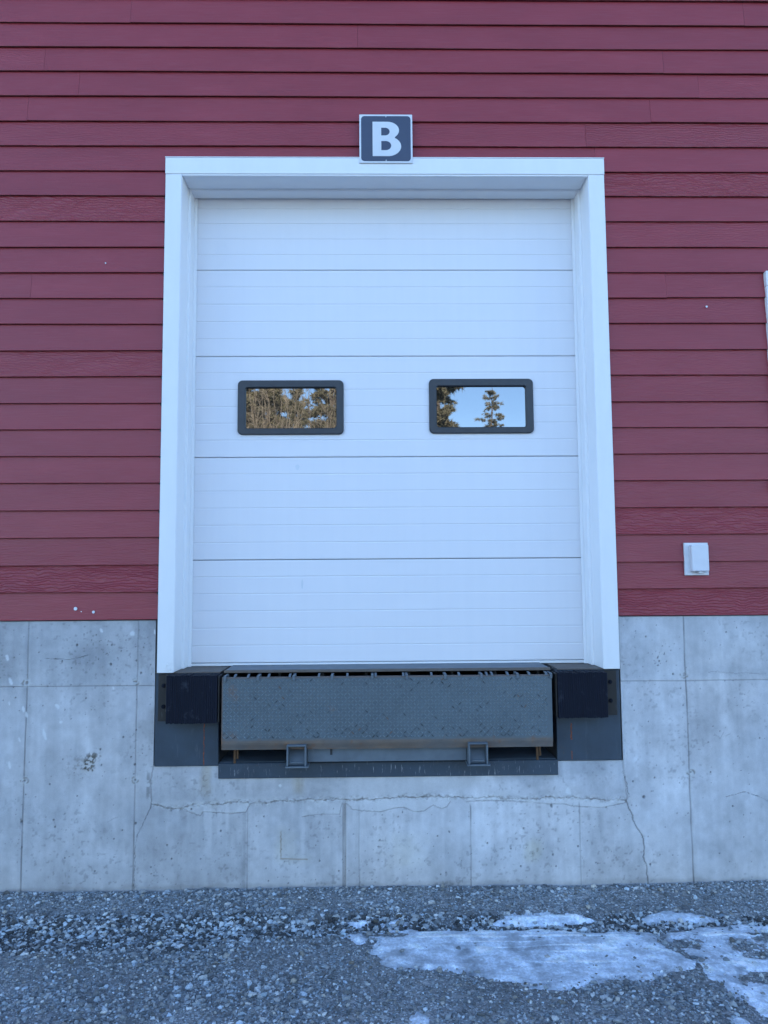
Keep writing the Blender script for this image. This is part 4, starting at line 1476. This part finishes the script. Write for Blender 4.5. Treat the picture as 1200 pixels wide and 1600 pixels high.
def sapling_meshes(H, seed, stems=14, spread=.9):
    r = np.random.default_rng(seed)
    tr = MB()
    V, C = [], []
    for s in range(stems):
        p = np.array([r.normal(0, .35), r.normal(0, .35), 0.0])
        d = np.array([r.normal(0, .13) * spread, r.normal(0, .10) * spread, 1.0])
        h = H * r.uniform(.7, 1.05)
        n = 6
        for i in range(n):
            q = p + d * h / n + np.array([r.normal(0, .05), r.normal(0, .05), 0])
            rr = .016 * (1 - i / n) + .006
            tr.limb(tuple(p), tuple(q), rr, rr - .003, 5)
            if i > 1:
                for _ in range(5):
                    t0 = r.random()
                    o = p + (q - p) * t0
                    e = o + np.array([r.normal(0, .35), r.normal(0, .35), r.uniform(.15, .7)])
                    sd = np.cross(e - o, r.normal(0, 1, 3)); sd /= np.linalg.norm(sd)
                    V.append(np.stack([o + sd * .009, o - sd * .009, e]))
                    C.append([r.random()] * 3)
                    for _ in range(6):
                        o2 = o + (e - o) * r.random()
                        e2 = o2 + r.normal(0, .16, 3) + np.array([0, 0, .1])
                        V.append(np.stack([o2 + sd * .006, o2 - sd * .006, e2]))
                        C.append([r.random()] * 3)
            p = q
    V = np.concatenate(V)
    c = np.concatenate([np.array(k) for k in C])
    me = np_mesh('crown', V, np.arange(len(V)).reshape(-1, 3), 3, np.stack([c, c, c], -1))
    me.materials.append(M['drybrush'])
    tm = bpy.data.meshes.new('trunk')
    tr.bm.to_mesh(tm)
    tr.bm.free()
    tm.materials.append(M['twig'])
    return tm, me


def plant(name, meshes, x, y, rot, sc, label, group):
    root = empty(name, (x, y, 0), label, 'tree', group)
    root.rotation_euler.z = rot
    root.scale = (sc, sc, sc)
    for nm, me in zip(('trunk', 'crown'), meshes):
        o = bpy.data.objects.new(nm, me)
        COL.objects.link(o)
        o.parent = root
    return root


CON = [conifer_meshes(11.0, 2.7, 1, .5, .18, .6), conifer_meshes(13.0, 2.6, 2, 1.6, .08), conifer_meshes(12.0, 2.2, 3, 1.5, .12)]
SAP = [sapling_meshes(9.5, 11, 26), sapling_meshes(9.0, 12, 30)]
GC, GS = 'conifers across the yard mirrored in the door windows', 'bare saplings across the yard mirrored in the door windows'
TREES = [
    # right pane: dense tree at its left, lone top in the middle
    (1, 3.05, -30.5, .4, 1.12, 'tall dense conifer mirrored at the left side of the right door window'),
    (0, 5.55, -30.0, 1.0, .945, 'lone conifer top against blue sky mirrored in the right door window'),
    # left pane background
    (1, -2.0, -32.0, 2.0, 1.25, 'olive conifer mirrored at the right side of the left door window'),
    (1, -3.7, -31.5, .7, .86, 'shorter conifer mirrored below the sky gap in the left door window'),
    (2, -4.9, -33.0, 3.0, 1.25, 'dark conifer mirrored left of the sky gap in the left door window'),
    (1, -6.6, -32.0, 4.2, 1.2, 'conifer mirrored at the left end of the left door window'),
    (2, -5.8, -36.0, 5.2, 1.2, 'conifer mirrored behind the tan saplings in the left door window'),
    (2, -.9, -35.0, 1.7, 1.3, 'thin tall conifer mirrored at the right edge of the left door window'),
]
for k, x, y, rot, sc, lab in TREES:
    plant('conifer_tree', CON[k], x, y, rot, sc, lab, GC)
more = [(-24, -33, 1.2, 'leftmost in the row seen from the yard'), (-18, -31, 1.1, 'second from the left end of the row'), (-13, -34, 1.0, 'third from the left end of the row'), (-10, -40, 1.2, 'set back behind the row'),
        (10.5, -38, .72, 'shortest, right of the lone top'), (14, -33, 1.1, 'third from the right end of the row'), (19, -35, 1.2, 'second from the right end of the row'), (25, -32, 1.05, 'rightmost in the row')]
for i, (x, y, sc, lab) in enumerate(more):
    plant('conifer_tree', CON[i % 3], x, y, i * 1.3, sc, 'conifer across the yard, ' + lab, GC)
for i, (x, y, sc, lab) in enumerate(((-4.5, -20.0, .92, 'cluster of tan bare saplings fanning up at the left end of the left door window'), (-3.75, -21.5, .98, 'cluster of tan bare saplings left of the middle of the left door window'), (-3.0, -19.0, .80, 'low bare saplings mirrored below the sky gap in the left door window'), (-1.9, -21.5, .93, 'thin bare saplings mirrored right of the sky gap in the left door window'), (-1.2, -22.5, 1.0, 'bare saplings mirrored at the right end of the left door window'))):
    plant('bare_sapling', SAP[i % 2], x, y, i * 2.1, sc, lab, GS)
